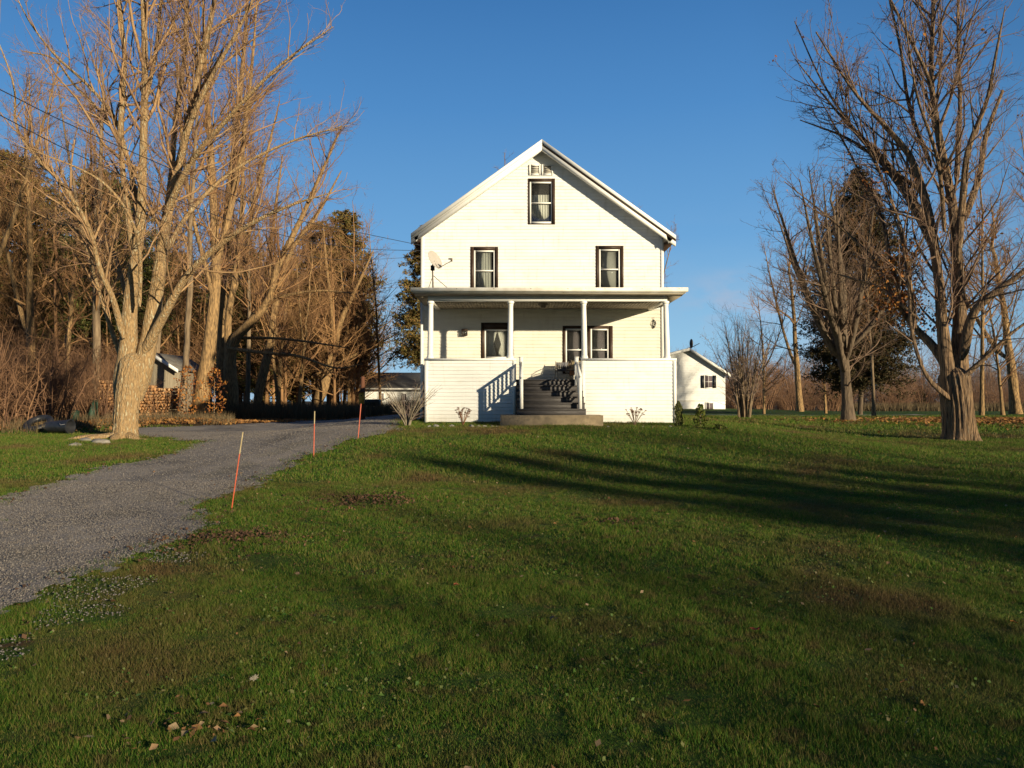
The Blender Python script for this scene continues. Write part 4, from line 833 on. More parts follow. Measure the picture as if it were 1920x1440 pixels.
lp(MB().box(xa, xb, YN + .0, YN + .1, zb_ - .4, nz(751)), 'foundation', 'concrete' if False else 'white', nb, org)
lp(MB().box(xa - .02, xb + .02, YN - .05, YN - .001, nz(752), nz(750.5)), 'belt_trim', 'whitew', nb, org)
lp(MB().box(xb - .01, xb, YN + .02, YN + 11, zb_ - .4, ze - .1).box(xa, xa + .01, YN + .02, YN + 11, zb_ - .4, zla - .1).box(xa, xb, YN + 11, YN + 11.02, zb_ - .4, ze - .1), 'side_wall', 'siding', nb, org)
sr = (zrg - ze) / (xb - xr_); sl_ = (zrg - zla) / (xr_ - xa); lp(MB().prism([(xr_, zrg + .12), (xa - .4, zla - .4 * sl_ + .12), (xa - .4, zla - .4 * sl_), (xr_, zrg), (xb + .35, ze - .35 * sr), (xb + .35, ze - .35 * sr + .12)], YN - .45, YN + 11.3), 'roof', 'roof', nb, org)
lp(MB().prism([(xr_, zrg + .10), (xa - .4, zla - .4 * sl_ + .10), (xa - .4, zla - .4 * sl_ - .12), (xr_, zrg - .14)], YN - .5, YN - .452).prism([(xr_, zrg - .14), (xb + .35, ze - .35 * sr - .14), (xb + .35, ze - .35 * sr + .10), (xr_, zrg + .10)], YN - .5, YN - .452), 'rake_board', 'white', nb, org)
wd = panel_window(None, nb, org, nx(1321.5), nx(1335.5), nz(726.5), nz(705), YN + .02, (2, 2))
for a, b_ in ((1314.5, 1320.2), (1336.8, 1342.5)): lp(MB().box(nx(a), nx(b_), YN - .09, YN - .04, nz(727.5), nz(704)), 'shutter', 'black', nb, org)
panel_window(None, nb, org, nx(1324), nx(1336), nz(767), nz(756), YN - .0, (2, 1))
b_ = np.array([nx(1302), YN + 1.5, zrg - .4]); t = empty('satellite_dish', b_, 'black satellite dish on the roof of the neighbour house', 'dish')
lp(MB().tube([b_, b_ + (0, 0, .75)], .04, 6), 'mast', 'black', t, b_); m_ = MB(); m_.lathe((0, 0, 0), [(.0, -.03), (.2, .0), (.36, .06), (.36, .08), (.18, .03), (.0, .0)], 20)
m_.V = [(b_[0] + .1 + .35 * v_[0] + .25 * v_[2], b_[1] + .9 * v_[2] - .4 * v_[0], b_[2] + 1.0 + v_[1] * 1.15) for v_ in m_.V]; lp(m_, 'reflector', 'black', t, b_); lp(MB().tube([b_ + (.2, 0, .7), b_ + (.75, -.3, 1.0)], .03, 5), 'feed_arm', 'black', t, b_)
# white garage behind, left
YA = 64.0; ax = lambda p: wx(p, YA); az_ = lambda p: wz(p, YA); org = (ax(740), YA, az_(768)); ga = empty('garage', org, 'low white garage with dark roof left of the house', 'garage')
lp(clap(lambda u, z, o: (u, YA - o * 1.5, z), ax(684), ax(830), az_(772), az_(731), .15, holes=[(ax(709), ax(719.5), az_(750), az_(737)), (ax(752), ax(762), az_(751), az_(738))]), 'wall', 'siding', ga, org)
lp(MB().box(ax(684) + .02, ax(830), YA + .15, YA + .2, az_(772), az_(731)).box(ax(684), ax(684) + .1, YA, YA + 7, az_(772), az_(731)), 'side_wall', 'siding', ga, org)
lp(MB().prismx([(YA - .5, az_(730)), (YA - .5, az_(728)), (YA + 3.5, az_(696)), (YA + 7.5, az_(728)), (YA + 7.5, az_(730))][::-1], ax(679), ax(834)), 'roof', 'roof', ga, org); lp(MB().box(ax(679), ax(834), YA - .56, YA - .502, az_(731), az_(727.8)), 'fascia', 'white', ga, org)
for a, b_, c_, d_ in ((709.5, 719, 749.5, 737.5), (752.5, 761.5, 750.5, 738.5)): panel_window(None, ga, org, ax(a), ax(b_), az_(c_), az_(d_), YA + .03, (3, 1))
# grey shed with firewood
YB = 32.5; bx = lambda p: wx(p, YB); bz = lambda p: wz(p, YB); org = (bx(290), YB, float(H(bx(290), YB))); sh = empty('woodshed', org, 'grey board shed with pale roof edge behind the big left maple', 'shed')
zf_ = org[2]; pts_ = [(bx(243), zf_ - .2), (bx(334), zf_ - .2), (bx(334), bz(692)), (bx(289), bz(666)), (bx(243), bz(692))]
lp(MB().prism(pts_, YB, YB + 3), 'wall', 'greyboard', sh, org)
lp(MB().prism([(bx(289), bz(664) + .06), (bx(238), bz(696) + .06), (bx(238), bz(696)), (bx(289), bz(664)), (bx(340), bz(696)), (bx(340), bz(696) + .06)], YB - .3, YB + 3.2), 'roof', 'membrane', sh, org)
lp(MB().prism([(bx(289), bz(664) - .08), (bx(340), bz(696) - .08), (bx(340), bz(696) + .07), (bx(289), bz(664) + .07)], YB - .35, YB - .302).prism([(bx(289), bz(664) + .07), (bx(238), bz(696) + .07), (bx(238), bz(696) - .08), (bx(289), bz(664) - .08)], YB - .35, YB - .302), 'rake_board', 'white', sh, org)
def woodpile(x0, x1, y, z1, label, seed):
    r2 = np.random.default_rng(seed); m_V, m_Q, rr = [], [], []; z = float(H((x0 + x1) / 2, y)) + .04; row = 0
    while z < z1:
        x = x0 + (row % 2) * .05
        while x < x1:
            r = r2.uniform(.055, .085); n_ = r2.integers(4, 7); ph = r2.uniform(0, 6); b0 = len(m_V); yo = y + r2.uniform(-.04, .04)
            sh_ = r2.uniform(.75, 1.1, n_)
            for yy in (yo, yo + .4):
                for j in range(n_): a = ph - 2 * math.pi * j / n_; m_V.append((x + r * sh_[j] * math.cos(a), yy, z + r * sh_[j] * math.sin(a)))
            m_V.append((x, yo, z)); c_ = len(m_V) - 1
            v = r2.uniform(0, 1)
            for j in range(n_): m_Q.append((b0 + j, b0 + (j + 1) % n_, c_)); rr.append(v)
            for j in range(n_): a_, b2_ = b0 + j, b0 + (j + 1) % n_; m_Q.append((a_, b2_ + n_, b2_)); m_Q.append((a_, a_ + n_, b2_ + n_)); rr += [v * .5] * 2
            x += r * 1.9
        z += .125; row += 1
    return tag(link('firewood', new_mesh('firewood', m_V, None, m_Q, attrs={'rnd': rr}), M['log']), label, 'firewood', kind='stuff')
woodpile(wx(184, 29.2), wx(215, 29.2), 29.2, wz(712, 29.2), 'tall orange stack of split firewood left of the big maple trunk', 1)
woodpile(wx(262, 31), wx(284.5, 31), 31, wz(722, 31), 'stack of split firewood right of the big maple trunk', 2); woodpile(wx(287.5, 31), wx(330, 31), 31.1, wz(726, 31), 'lower stack of split firewood in front of the grey shed', 3)
# black plastic tub, dark tyre, green bin, tarp
p = G(112, 815); t = empty('plastic_tub', p, 'black plastic tub on its side in front of the brush left of the big maple', 'tub')
m_ = MB(); m_.lathe((0, 0, 0), [(.17, 0), (.19, .05), (.235, .58), (.255, .60), (.255, .63), (.23, .63), (.215, .58), (.17, .06), (.05, .05)], 20); m_.V = [(p[0] - .32 + v_[2], p[1] + v_[0], p[2] + .22 + v_[1] * .85) for v_ in m_.V]; lp(m_, 'shell', 'black', t, p, True)
lp(MB().tube([(p[0] + .1, p[1] - .22, p[2] + .34), (p[0] + .2, p[1] - .30, p[2] + .28), (p[0] + .27, p[1] - .22, p[2] + .3)], .012, 6), 'handle', 'bluegrey', t, p)
p = G(72, 808); t = empty('old_tyre', p, 'old black tyre lying tilted in the brush left of the plastic tub', 'tyre'); m_ = MB(); R_t, r_t = .30, .10; V_ = []
for i in range(28):
    for j in range(10): a, b_ = 2 * math.pi * i / 28, 2 * math.pi * j / 10; V_.append((p[0] + (R_t + r_t * math.cos(b_)) * math.cos(a), p[1] + (R_t + r_t * math.cos(b_)) * math.sin(a), p[2] + .12 + r_t * math.sin(b_) + .16 * math.sin(a) + .1))
m_.add(V_, [(i * 10 + j, ((i + 1) % 28) * 10 + j, ((i + 1) % 28) * 10 + (j + 1) % 10, i * 10 + (j + 1) % 10) for i in range(28) for j in range(10)]); lp(m_, 'tread_ring', 'black', t, p, True); lp(MB().lathe((p[0], p[1], p[2] + .10), [(.05, 0), (.05, .02)], 8), 'hub', 'redbrown', t, p)
M['green'] = pmat('dark_green_tarp', (.02, .05, .03), (.015, .03, .02), 5, .6)
p = np.array([wx(140, 28), 28., 0]); p[2] = float(H(p[0], p[1])); m_ = MB(); m_.lathe((p[0], p[1], p[2]), [(.14, 0), (.17, .42), (.185, .43), (.185, .46), (.10, .50), (.0, .51)], 14); tag(m_.build('garden_bin', M['green'], None, tuple(p), True), 'small dark green garden bin among the brush stems', 'bin')
p = np.array([wx(176, 28.4), 28.4, 0]); p[2] = float(H(p[0], p[1])); m_ = MB(); V_ = []
for i in range(12):
    for j in range(8): u_2, v_2 = i / 11, j / 7; V_.append((p[0] - .22 + .42 * u_2, p[1] - .1 + .15 * math.sin(u_2 * 9 + v_2 * 3) * (1 - v_2) + .02, p[2] + v_2 * (.85 * min(1, .25 + 1.3 * u_2)) ))
m_.add(V_, [(i * 8 + j, (i + 1) * 8 + j, (i + 1) * 8 + j + 1, i * 8 + j + 1) for i in range(11) for j in range(7)]); o = m_.build('tarp', M['green'], None, tuple(p), True); tag(o, 'dark green tarp draped against the tall firewood stack', 'tarp'); sm = o.modifiers.new('s', 'SOLIDIFY'); sm.thickness = .02
# garden cart in the shade before the garage
p = np.array([wx(696, 36), 36., 0]); p[2] = float(H(p[0], p[1])); t = empty('garden_cart', p, 'dark garden cart in the shade in front of the white garage', 'cart')
m_ = MB(); m_.prismx([(-.25, .55), (-.35, .85), (.35, .85), (.25, .55)][::-1], -.4, .4); m_.V = [(v_[0] + p[0], v_[1] + p[1], v_[2] + p[2]) for v_ in m_.V]; lp(m_, 'tray', 'black', t, p)
for sy in (-.3, .3):
    m_ = MB(); V_ = []
    for i in range(20):
        for j in range(6): a, b_ = 2 * math.pi * i / 20, 2 * math.pi * j / 6; V_.append((p[0] + (.22 + .03 * math.cos(b_)) * math.cos(a), p[1] + sy + .03 * math.sin(b_), p[2] + .26 + (.22 + .03 * math.cos(b_)) * math.sin(a)))
    m_.add(V_, [(i * 6 + j, ((i + 1) % 20) * 6 + j, ((i + 1) % 20) * 6 + (j + 1) % 6, i * 6 + (j + 1) % 6) for i in range(20) for j in range(6)])
    for k in range(5): a = k * 1.2566; m_.tube([(p[0], p[1] + sy, p[2] + .26), (p[0] + .21 * math.cos(a), p[1] + sy, p[2] + .26 + .21 * math.sin(a))], .008, 4)
    lp(m_, 'wheel', 'black', t, p, True)
lp(MB().tube([(p[0] + .3, p[1], p[2] + .7), (p[0] + .85, p[1], p[2] + .95)], .02, 6).tube([(p[0] - .2, p[1], p[2] + .56), (p[0], p[1] - .3, p[2] + .26), (p[0], p[1] + .3, p[2] + .26)], .02, 6), 'cart_frame', 'metal', t, p)
# far grey shed
YF = 140.0; org = (wx(1680, YF), YF, float(H(wx(1680, YF), YF))); fs = empty('far_shed', org, 'distant low grey shed beyond the right field', 'shed'); a, b_ = wx(1645, YF), wx(1709, YF)
lp(MB().box(a, b_, YF, YF + 5, org[2] - .3, wz(765, YF)), 'wall', 'greyboard', fs, org); lp(MB().prismx([(YF - .5, wz(765.5, YF)), (YF - .5, wz(764, YF)), (YF + 2.5, wz(757, YF)), (YF + 5.5, wz(764, YF))][::-1], a - .4, b_ + .4), 'roof', 'membrane', fs, org)
lp(MB().box(wx(1700, YF), b_, YF - .04, YF - .001, org[2] - .2, wz(765, YF) - .05), 'pale_door', 'white', fs, org)
# overhead wires to the left eave
zz = []
for k, (pts_, lab) in enumerate(((((-60, 142, 11), (0, 168, 12), (150, 242, 14), (400, 350, 17.5), (560, 412, 19.8), (678, 437, 21.8), (789, 460, 23.36)), 'highest of the three overhead wires sagging to the house eave'),
                          (((-60, 188, 11.5), (0, 216, 12.5), (160, 297, 15), (400, 402, 18.5), (560, 448, 20.5), (680, 466, 22), (789, 470, 23.36)), 'middle overhead wire crossing the big left maple'),
                          (((-60, 262, 12), (0, 291, 13), (110, 342, 15), (255, 396, 17.5), (430, 452, 20), (620, 486, 22), (789, 482, 23.36)), 'lowest overhead wire crossing the big left maple'))):
    A_ = np.array([W(px, py, Y) for px, py, Y in pts_]); s = smooth_line(np.c_[A_, np.zeros(len(A_))], 60)[:, :3]; V_, Q_ = tubes(s[None], np.full((1, 60), .008 if k < 2 else .006), 6)
    tag(link('overhead_wire', new_mesh('wire', V_, Q_, smooth=True), M['black']), lab, 'wire', 'overhead wires to the house')

# ------------------------------------------------------------------ left foreground maple (pale, many stems)
LT = []
rg = np.random.default_rng(11)
Y1 = 20.6
L_big = [
 [(232, 712, 0, 44), (240, 650, 0, 34), (246, 560, -.1, 27), (262, 430, -.2, 21), (268, 300, -.3, 17), (272, 120, -.4, 13), (266, -60, -.5, 9), (262, -330, -.6, 3)],
 [(262, 712, 0, 42), (280, 630, .1, 32), (298, 520, .2, 26), (314, 400, .2, 21), (345, 270, .3, 16), (374, 130, .3, 12), (402, 0, .3, 9), (440, -280, .3, 3)],
 [(276, 650, -.1, 20), (305, 595, -.3, 17), (345, 525, -.6, 14), (398, 470, -.9, 12), (470, 420, -1.2, 9), (545, 385, -1.4, 6), (618, 362, -1.5, 2)],
 [(250, 470, -.1, 15), (232, 340, -.3, 12), (226, 240, -.4, 11), (234, 120, -.5, 9), (222, -20, -.6, 7), (206, -260, -.7, 2.5)],
 [(312, 410, .2, 15), (322, 320, .5, 12), (330, 220, .7, 10), (344, 120, .9, 8), (350, 0, 1.0, 6), (356, -200, 1.1, 2)],
 [(228, 620, -.3, 13), (212, 560, -.6, 11), (186, 500, -.9, 10), (168, 430, -1.1, 9), (120, 350, -1.4, 8), (62, 288, -1.6, 7), (30, 235, -1.7, 5), (26, 160, -1.8, 4), (-10, 60, -1.9, 2)],
 [(226, 668, .2, 9), (206, 610, .2, 8), (186, 545, .3, 7), (166, 480, .4, 6), (150, 420, .5, 5), (120, 330, .6, 3), (90, 250, .7, 2)],
 [(258, 380, .2, 11), (240, 300, .1, 9), (214, 220, 0, 8), (160, 155, -.1, 6), (105, 105, -.2, 5), (55, 40, -.3, 3), (20, -30, -.4, 1.5)],
 [(256, 330, .5, 9), (200, 225, .7, 7), (140, 160, 1.0, 5), (100, 110, 1.2, 4), (40, 95, 1.3, 2)],
 [(340, 290, -.2, 12), (365, 210, -.5, 10), (410, 120, -.8, 8), (450, 50, -1.0, 6), (500, -60, -1.2, 3)],
 [(318, 385, -.3, 13), (360, 300, -.8, 11), (420, 230, -1.2, 9), (480, 165, -1.5, 7), (540, 110, -1.7, 5), (625, 50, -1.9, 2)],
 [(300, 500, .6, 12), (340, 420, 1.0, 10), (400, 350, 1.4, 8), (470, 300, 1.7, 6), (560, 260, 1.9, 4), (650, 235, 2.0, 1.5)],
 [(262, 560, -.6, 8), (262, 470, -1.0, 7), (240, 400, -1.5, 6), (190, 340, -2.0, 5), (110, 300, -2.4, 3), (20, 270, -2.6, 1.5)],
 [(270, 200, 0, 10), (290, 110, .2, 8), (300, 20, .4, 6), (310, -120, .5, 3)],
 [(244, 590, .6, 9), (215, 480, 1.3, 8), (170, 440, 1.8, 6), (90, 410, 2.3, 4), (10, 372, 2.6, 2)],
]
lb = limb_set(Y1, L_big, 28)
b1 = G(232, 822); b1[2] -= .05
trunk = flare(b1, W(250, 664, Y1), .285, .32, rg, k=50, sides=80, amp=.05, nr=15, seed=3, fl=1.14, h=.5)
stems = tubes(lb[0], lb[1], 16, bark_ridge(5, .06, 6))
low = (lb[0][[2, 5, 6, 7, 8, 9, 10, 11, 12, 13, 14]], lb[1][[2, 5, 6, 7, 8, 9, 10, 11, 12, 13, 14]]); up_ = (lb[0][[0, 1, 3, 4]], lb[1][[0, 1, 3, 4]])
ca, _ = grow_crown(rg, low, split=True, sec=(.30, .2, 26, .45, 3.2), l1=(2.5, .15, 1, 38, 12, .42, .7, 3.2), l2=(3.2, 35, 12, .42, .35, 1.4), l3=(9, 34, 14, .42, .18, .6), twig=.003)
cb, _ = grow_crown(rg, up_, split=True, sec=(.45, .25, 24, .40, 5.0), l1=(2.6, .28, 1, 42, 12, .32, .9, 4.2), l2=(3.3, 35, 12, .40, .35, 1.5), l3=(9, 34, 14, .42, .18, .6), twig=.003)
rts = []
for a_, L_ in ((3.3, 1.5), (3.75, 1.15), (2.9, .9), (4.6, .8), (5.6, .7)):
    s_ = np.linspace(0, 1, 12); x_ = b1[0] + np.cos(a_ + .3 * s_) * (.2 + L_ * s_); y_ = b1[1] + np.sin(a_ + .3 * s_) * (.2 + L_ * s_); z_ = H(x_, y_) + .10 * (1 - s_) ** 1.5 - .03 + .02 * np.sin(s_ * 9 + a_)
    rts.append(tubes(np.stack([x_, y_, z_], 1)[None], (.115 * (1 - s_) ** .7 + .012)[None], 10))
make_tree('maple_tree', b1, merge([trunk, stems] + rts), merge([ca[0], cb[0]]), M['barkL'], M['twigL'], 'big pale barked bare maple in front at left, forking low into several stems', 'tree', None, merge([ca[1], cb[1]]))

# ------------------------------------------------------------------ right foreground maple (furrowed bark)
rg = np.random.default_rng(23); Y2 = 21.4
R_big = [
 [(1786, 745, 0, 46), (1776, 690, 0, 32), (1768, 620, 0, 24), (1760, 520, .1, 19), (1740, 400, .2, 17), (1710, 300, .3, 13), (1672, 250, .4, 10), (1600, 170, .5, 6), (1530, 60, .6, 3)],
 [(1794, 720, .1, 46), (1800, 620, .2, 30), (1796, 500, .3, 22), (1786, 390, .3, 18), (1762, 260, .4, 14), (1746, 150, .4, 11), (1750, 0, .4, 8), (1750, -260, .4, 3)],
 [(1776, 690, .1, 22), (1750, 650, .3, 18), (1716, 615, .6, 14), (1676, 560, .9, 10), (1640, 490, 1.3, 7), (1580, 430, 1.7, 5), (1520, 380, 2.0, 3), (1470, 340, 2.3, 1.5)],
 [(1774, 742, -.2, 11), (1742, 712, -.3, 9), (1722, 670, -.2, 8), (1708, 610, 0, 7), (1704, 540, .3, 6), (1690, 450, .6, 4), (1660, 360, .9, 2)],
 [(1806, 660, -.1, 22), (1824, 590, -.4, 18), (1862, 552, -.7, 14), (1924, 505, -1, 11), (1990, 440, -1.2, 7), (2060, 350, -1.4, 2)],
 [(1800, 712, -.3, 12), (1846, 672, -.6, 9), (1890, 630, -.9, 7), (1930, 600, -1.1, 5), (2010, 540, -1.3, 2)],
 [(1764, 560, .1, 13), (1752, 470, .4, 12), (1716, 380, .8, 10), (1660, 300, 1.2, 8), (1600, 240, 1.5, 6), (1540, 150, 1.8, 4), (1490, 40, 2.2, 2)],
 [(1752, 470, .2, 12), (1700, 370, .6, 10), (1640, 290, 1, 7), (1570, 210, 1.3, 5), (1490, 110, 1.5, 2)],
 [(1796, 480, -.2, 14), (1806, 360, -.5, 13), (1816, 280, -.8, 11), (1850, 190, -1.1, 8), (1866, 110, -1.3, 6), (1885, 10, -1.5, 2)],
 [(1812, 400, .4, 13), (1836, 330, .9, 11), (1850, 250, 1.3, 9), (1880, 170, 1.6, 6)],
 [(1700, 585, .8, 9), (1672, 500, 1.0, 8), (1650, 400, 1.2, 6), (1600, 300, 1.5, 4), (1540, 190, 1.8, 2)],
 [(1716, 610, .4, 9), (1705, 520, .5, 8), (1690, 430, .6, 6), (1652, 330, .8, 5), (1600, 220, 1.0, 3), (1560, 110, 1.2, 1.5)],
 [(1742, 300, .5, 8), (1705, 200, .9, 7), (1690, 100, 1.1, 6), (1668, 0, 1.3, 4), (1640, -140, 1.5, 2)],
 [(1760, 270, -.1, 9), (1745, 160, -.4, 8), (1700, 60, -.8, 6), (1650, -40, -1.1, 3)],
 [(1794, 330, .4, 10), (1800, 200, .7, 8), (1796, 60, .8, 6), (1800, -120, 1, 3)],
 [(1730, 360, .6, 9), (1660, 310, 1.2, 7), (1590, 260, 1.7, 5), (1500, 225, 2.1, 2)],
 [(1712, 590, .2, 8), (1650, 540, .9, 6), (1590, 520, 1.5, 4), (1530, 500, 2, 1.5)],
 [(1770, 420, -1.0, 8), (1758, 300, -1.7, 7), (1720, 180, -2.2, 5), (1700, 60, -2.6, 3), (1690, -60, -2.8, 1.5)],
]
lb = limb_set(Y2, R_big, 28); b2 = W(1797, 822, Y2); b2[2] = float(H(b2[0], b2[1])); b2[2] -= .04
trunk = flare(b2, W(1790, 690, Y2), .39, .37, rg, k=60, sides=120, amp=.06, nr=21, seed=7, fl=1.28, h=.5)
stems = tubes(lb[0], lb[1], 18, bark_ridge(9, .08, 7))
ca, lv = grow_crown(rg, lb, split=True, sec=(.40, .18, 24, .42, 4.2), l1=(2.7, .15, 1, 38, 11, .36, .6, 3.0), l2=(3.2, 36, 12, .40, .3, 1.2), l3=(7.0, 36, 14, .40, .15, .5))
t = make_tree('maple_tree', b2, merge([trunk, stems]), ca[0], M['barkR'], M['twigR'], 'large bare maple at right with thick deeply furrowed trunk', 'tree', None, ca[1])
tips = np.concatenate([c[0][:, -1] for c in lv[2:4]])
cl = [W(a, b_, 22.2) for a, b_ in ((1672, 505), (1690, 575), (1700, 555), (1655, 570), (1735, 610), (1640, 345), (1830, 430), (1770, 600), (1700, 470))]
P = []
for c, sg, nn in zip(cl, [.28, .3, .25, .22, .25, .15, .3, .22, .25], [260, 320, 200, 120, 130, 50, 100, 80, 110]): P.append(c + rg.normal(0, sg, (nn, 3)))
P.append(tips[rg.choice(len(tips), 260)]); P = np.concatenate(P)
V, F3, r = leaf_cards(P - b2, .048, rg, 1.2); link('leaves', new_mesh('leaves', V, None, F3, attrs={'rnd': r}), M['orleaf'], t)
o = t.children[-1]; o['label'] = 'last orange leaves clinging to the branches'

# ------------------------------------------------------------------ woodland tree kinds, grown about the origin
def wood_tree(seed, h=17, r0=.22, lean=.06, first=.3, spread=.33, lmax=5, d1=2.6, upb=.12, dens=1.0, fork=0, ang=42, l2=3.0, l3=4.0, tw=.0055, forklo=(4, 9), fout=1.0):
    rg = np.random.default_rng(seed)
    k = 22; z = np.linspace(0, 1, k); P = np.stack([lean * h * z ** 1.3 + .12 * np.cumsum(rg.normal(0, .5, k)) * z, .5 * lean * h * z + .12 * np.cumsum(rg.normal(0, .5, k)) * z, h * z], 1); P[0, 2] = -.3
    R = r0 * (1 - z) ** .85 + .015; R[0] *= 1.5; R[1] *= 1.12
    Ps, Rs = [P], [R]
    for q in range(fork):
        i = rg.integers(*forklo); a = rg.uniform(0, 6.28); L_ = (h - P[i, 2]) * rg.uniform(.8, .98); zz = np.linspace(0, 1, k)
        out = (.28 * zz ** .7 + .05 * zz) * L_ * rg.uniform(.3, 1.1) * fout
        B = P[i] + np.stack([np.cos(a) * out, np.sin(a) * out, L_ * zz ** 1.05], 1); Ps.append(B); Rs.append(R[i] * .6 * (1 - zz) ** .85 + .012)
    Ps, Rs = np.array(Ps), np.array(Rs)
    cr, _ = grow_crown(rg, (Ps, Rs), l1=(d1, first, 1, ang, 10, spread, .6, lmax), l2=(l2 * dens, 34, 12, .40, .35, 1.6), l3=(l3 * dens, 34, 14, .42, .18, .55), up=(upb, .08, .05), twig=tw, sides=(5, 3, 3))
    tk = tubes(Ps, Rs, 16, bark_ridge(seed, .07, 6))
    return tk, cr
def shrub(seed, h=3, n0=16, spread=.5, r0=.02, d=(2.5, 3.5), leanbase=.2, up=.1, wan=.06, ang=36, tang=.14):
    rg = np.random.default_rng(seed); k = 10; a = rg.uniform(0, 6.28, n0); o = rg.uniform(.2, 1, n0) * spread; z = np.linspace(0, 1, k)
    hh = h * rg.uniform(.6, 1, n0)
    P = np.stack([np.cos(a)[:, None] * (leanbase * rg.uniform(0, 1, n0)[:, None] + (o * hh)[:, None] * z ** 1.3), np.sin(a)[:, None] * (leanbase * rg.uniform(0, 1, n0)[:, None] + (o * hh)[:, None] * z ** 1.3), hh[:, None] * z[None]], -1)
    P = P + np.cumsum(rg.normal(0, wan * h / k, P.shape), axis=1) * np.linspace(0, 1, k)[None, :, None]
    R = r0 * rg.uniform(.5, 1, n0)[:, None] * (1 - z) ** .7 + .003
    c1 = spawn((P, R), rg, d[0], .12, 1, ang, 14, .45, .2, h * .5, 6, tang, up, .6, .004, .5); c2 = spawn(c1, rg, d[1], .1, 1, ang, 14, .45, .1, h * .25, 4, tang, up, .6, .0035, .4)
    return merge([tubes(P, R, 5)]), merge([tubes(*c1, 3), tubes(*c2, 3)])
protoT = {}
def place(kind, key, gen, x, y, rz, sc, name, label, cat, mt, mc, group=None, zoff=0):
    """first use builds the meshes, later ones copy the thing and its parts"""
    loc = (x, y, float(H(x, y)) + zoff)
    if key not in protoT:
        tk, cr = gen(); t = empty(name, loc, label, cat, group, rz); t.scale = sc if hasattr(sc, '__len__') else (sc,) * 3
        link('trunk' if kind == 'tree' else 'stems', new_mesh('trunk', tk[0], tk[1], smooth=True), mt, t); link('branches' if kind == 'tree' else 'twigs', new_mesh('branches', cr[0], cr[1], smooth=True), mc, t)
        protoT[key] = t; return t
    t = copy_tree(protoT[key], loc, rz, sc, label); t.rotation_euler = (.07 * math.sin(x * 3.7), .08 * math.sin(y * 2.3 + x), rz)
    if group: t['group'] = group
    elif 'group' in t: del t['group']
    return t
VAR = {'a': dict(seed=31, h=17, r0=.24, fork=1), 'b': dict(seed=32, h=18, r0=.17, first=.35, lean=-.04), 'c': dict(seed=33, h=16, r0=.26, fork=2, lean=.09),
       'd': dict(seed=34, h=15, r0=.13, first=.2, lean=.03, spread=.36), 'e': dict(seed=35, h=9, r0=.10, first=.15, spread=.5, lmax=3.6, d1=3.6, ang=54, fork=1), 'f': dict(seed=36, h=17, r0=.22, first=.14, fork=3, spread=.28, lean=.02)}
def wt(key, px, py, Y, rz, sc, label, mt='barkG', mc='twigM', group=None, cat='tree', name='bare_tree'):
    x = (px - 960) / F * Y
    return place('tree', key, lambda: wood_tree(**VAR[key]), x, Y, rz, sc, name, label, cat, M[mt], M[mc], group)
VAR['m'] = dict(seed=38, h=11.5, r0=.21, first=.12, spread=.38, lmax=2.8, d1=2.1, ang=40, fork=13, forklo=(3, 7), fout=1.9, dens=1.0, l3=3.2, tw=.006)
for k_ in VAR: VAR[k_]['r0'] *= .8
GW = 'bare trees at the edge of the woods'
def edge_tree(Y, px, py, limbs, seed, label, mt='barkG', mc='twigM'):
    rg = np.random.default_rng(seed); Ps, Rs = limb_set(Y, limbs, 24, 1.0); base = np.array([(px - 960) / F * Y, Y, 0.]); base[2] = float(H(base[0], base[1]))
    Ps[0, 0] = base - (0, 0, .25); Rs[0, 0] = Rs[0, 1] * 1.35; Ps[0, 1] = .6 * Ps[0, 1] + .4 * (base + (0, 0, .2))
    ca, _ = grow_crown(rg, (Ps, Rs), split=True, sec=(.35, .25, 28, .40, 3.5), l1=(2.2, .25, 1, 42, 12, .36, .7, 3.4), l2=(2.8, 36, 12, .42, .35, 1.5), l3=(4.2, 36, 14, .42, .18, .55), twig=.005)
    t = make_tree('bare_tree', base, tubes(Ps, Rs, 20, bark_ridge(seed, .06, 7)), ca[0], M[mt], M[mc], label, 'tree', GW, ca[1])
edge_tree(34, 378, 757, [[(378, 740, 0, 27), (388, 680, 0, 24), (398, 600, 0, 22), (405, 520, .1, 19), (402, 430, .2, 15), (396, 300, .3, 12), (386, 150, .4, 8), (380, -20, .5, 3)],
    [(403, 500, .1, 12), (428, 410, .3, 11), (452, 290, .5, 9), (470, 150, .7, 6), (482, 0, .8, 2)], [(400, 560, 0, 9), (380, 480, -.5, 8), (356, 380, -.8, 7), (340, 250, -1, 5), (330, 120, -1.1, 2)]], 301, 'thick pale trunked tree just right of the big front maple')
edge_tree(39.5, 415, 757, [[(415, 745, 0, 21), (418, 640, 0, 20), (416, 540, 0, 18), (424, 420, 0, 15), (442, 260, .2, 11), (458, 90, .3, 7), (470, -100, .4, 2)],
    [(418, 600, .2, 10), (440, 540, .5, 9), (462, 470, .8, 8), (474, 390, 1, 7), (500, 290, 1.2, 5), (524, 190, 1.4, 2)]], 302, 'straight trunk squeezed between the pale trunk and the leaning limb')
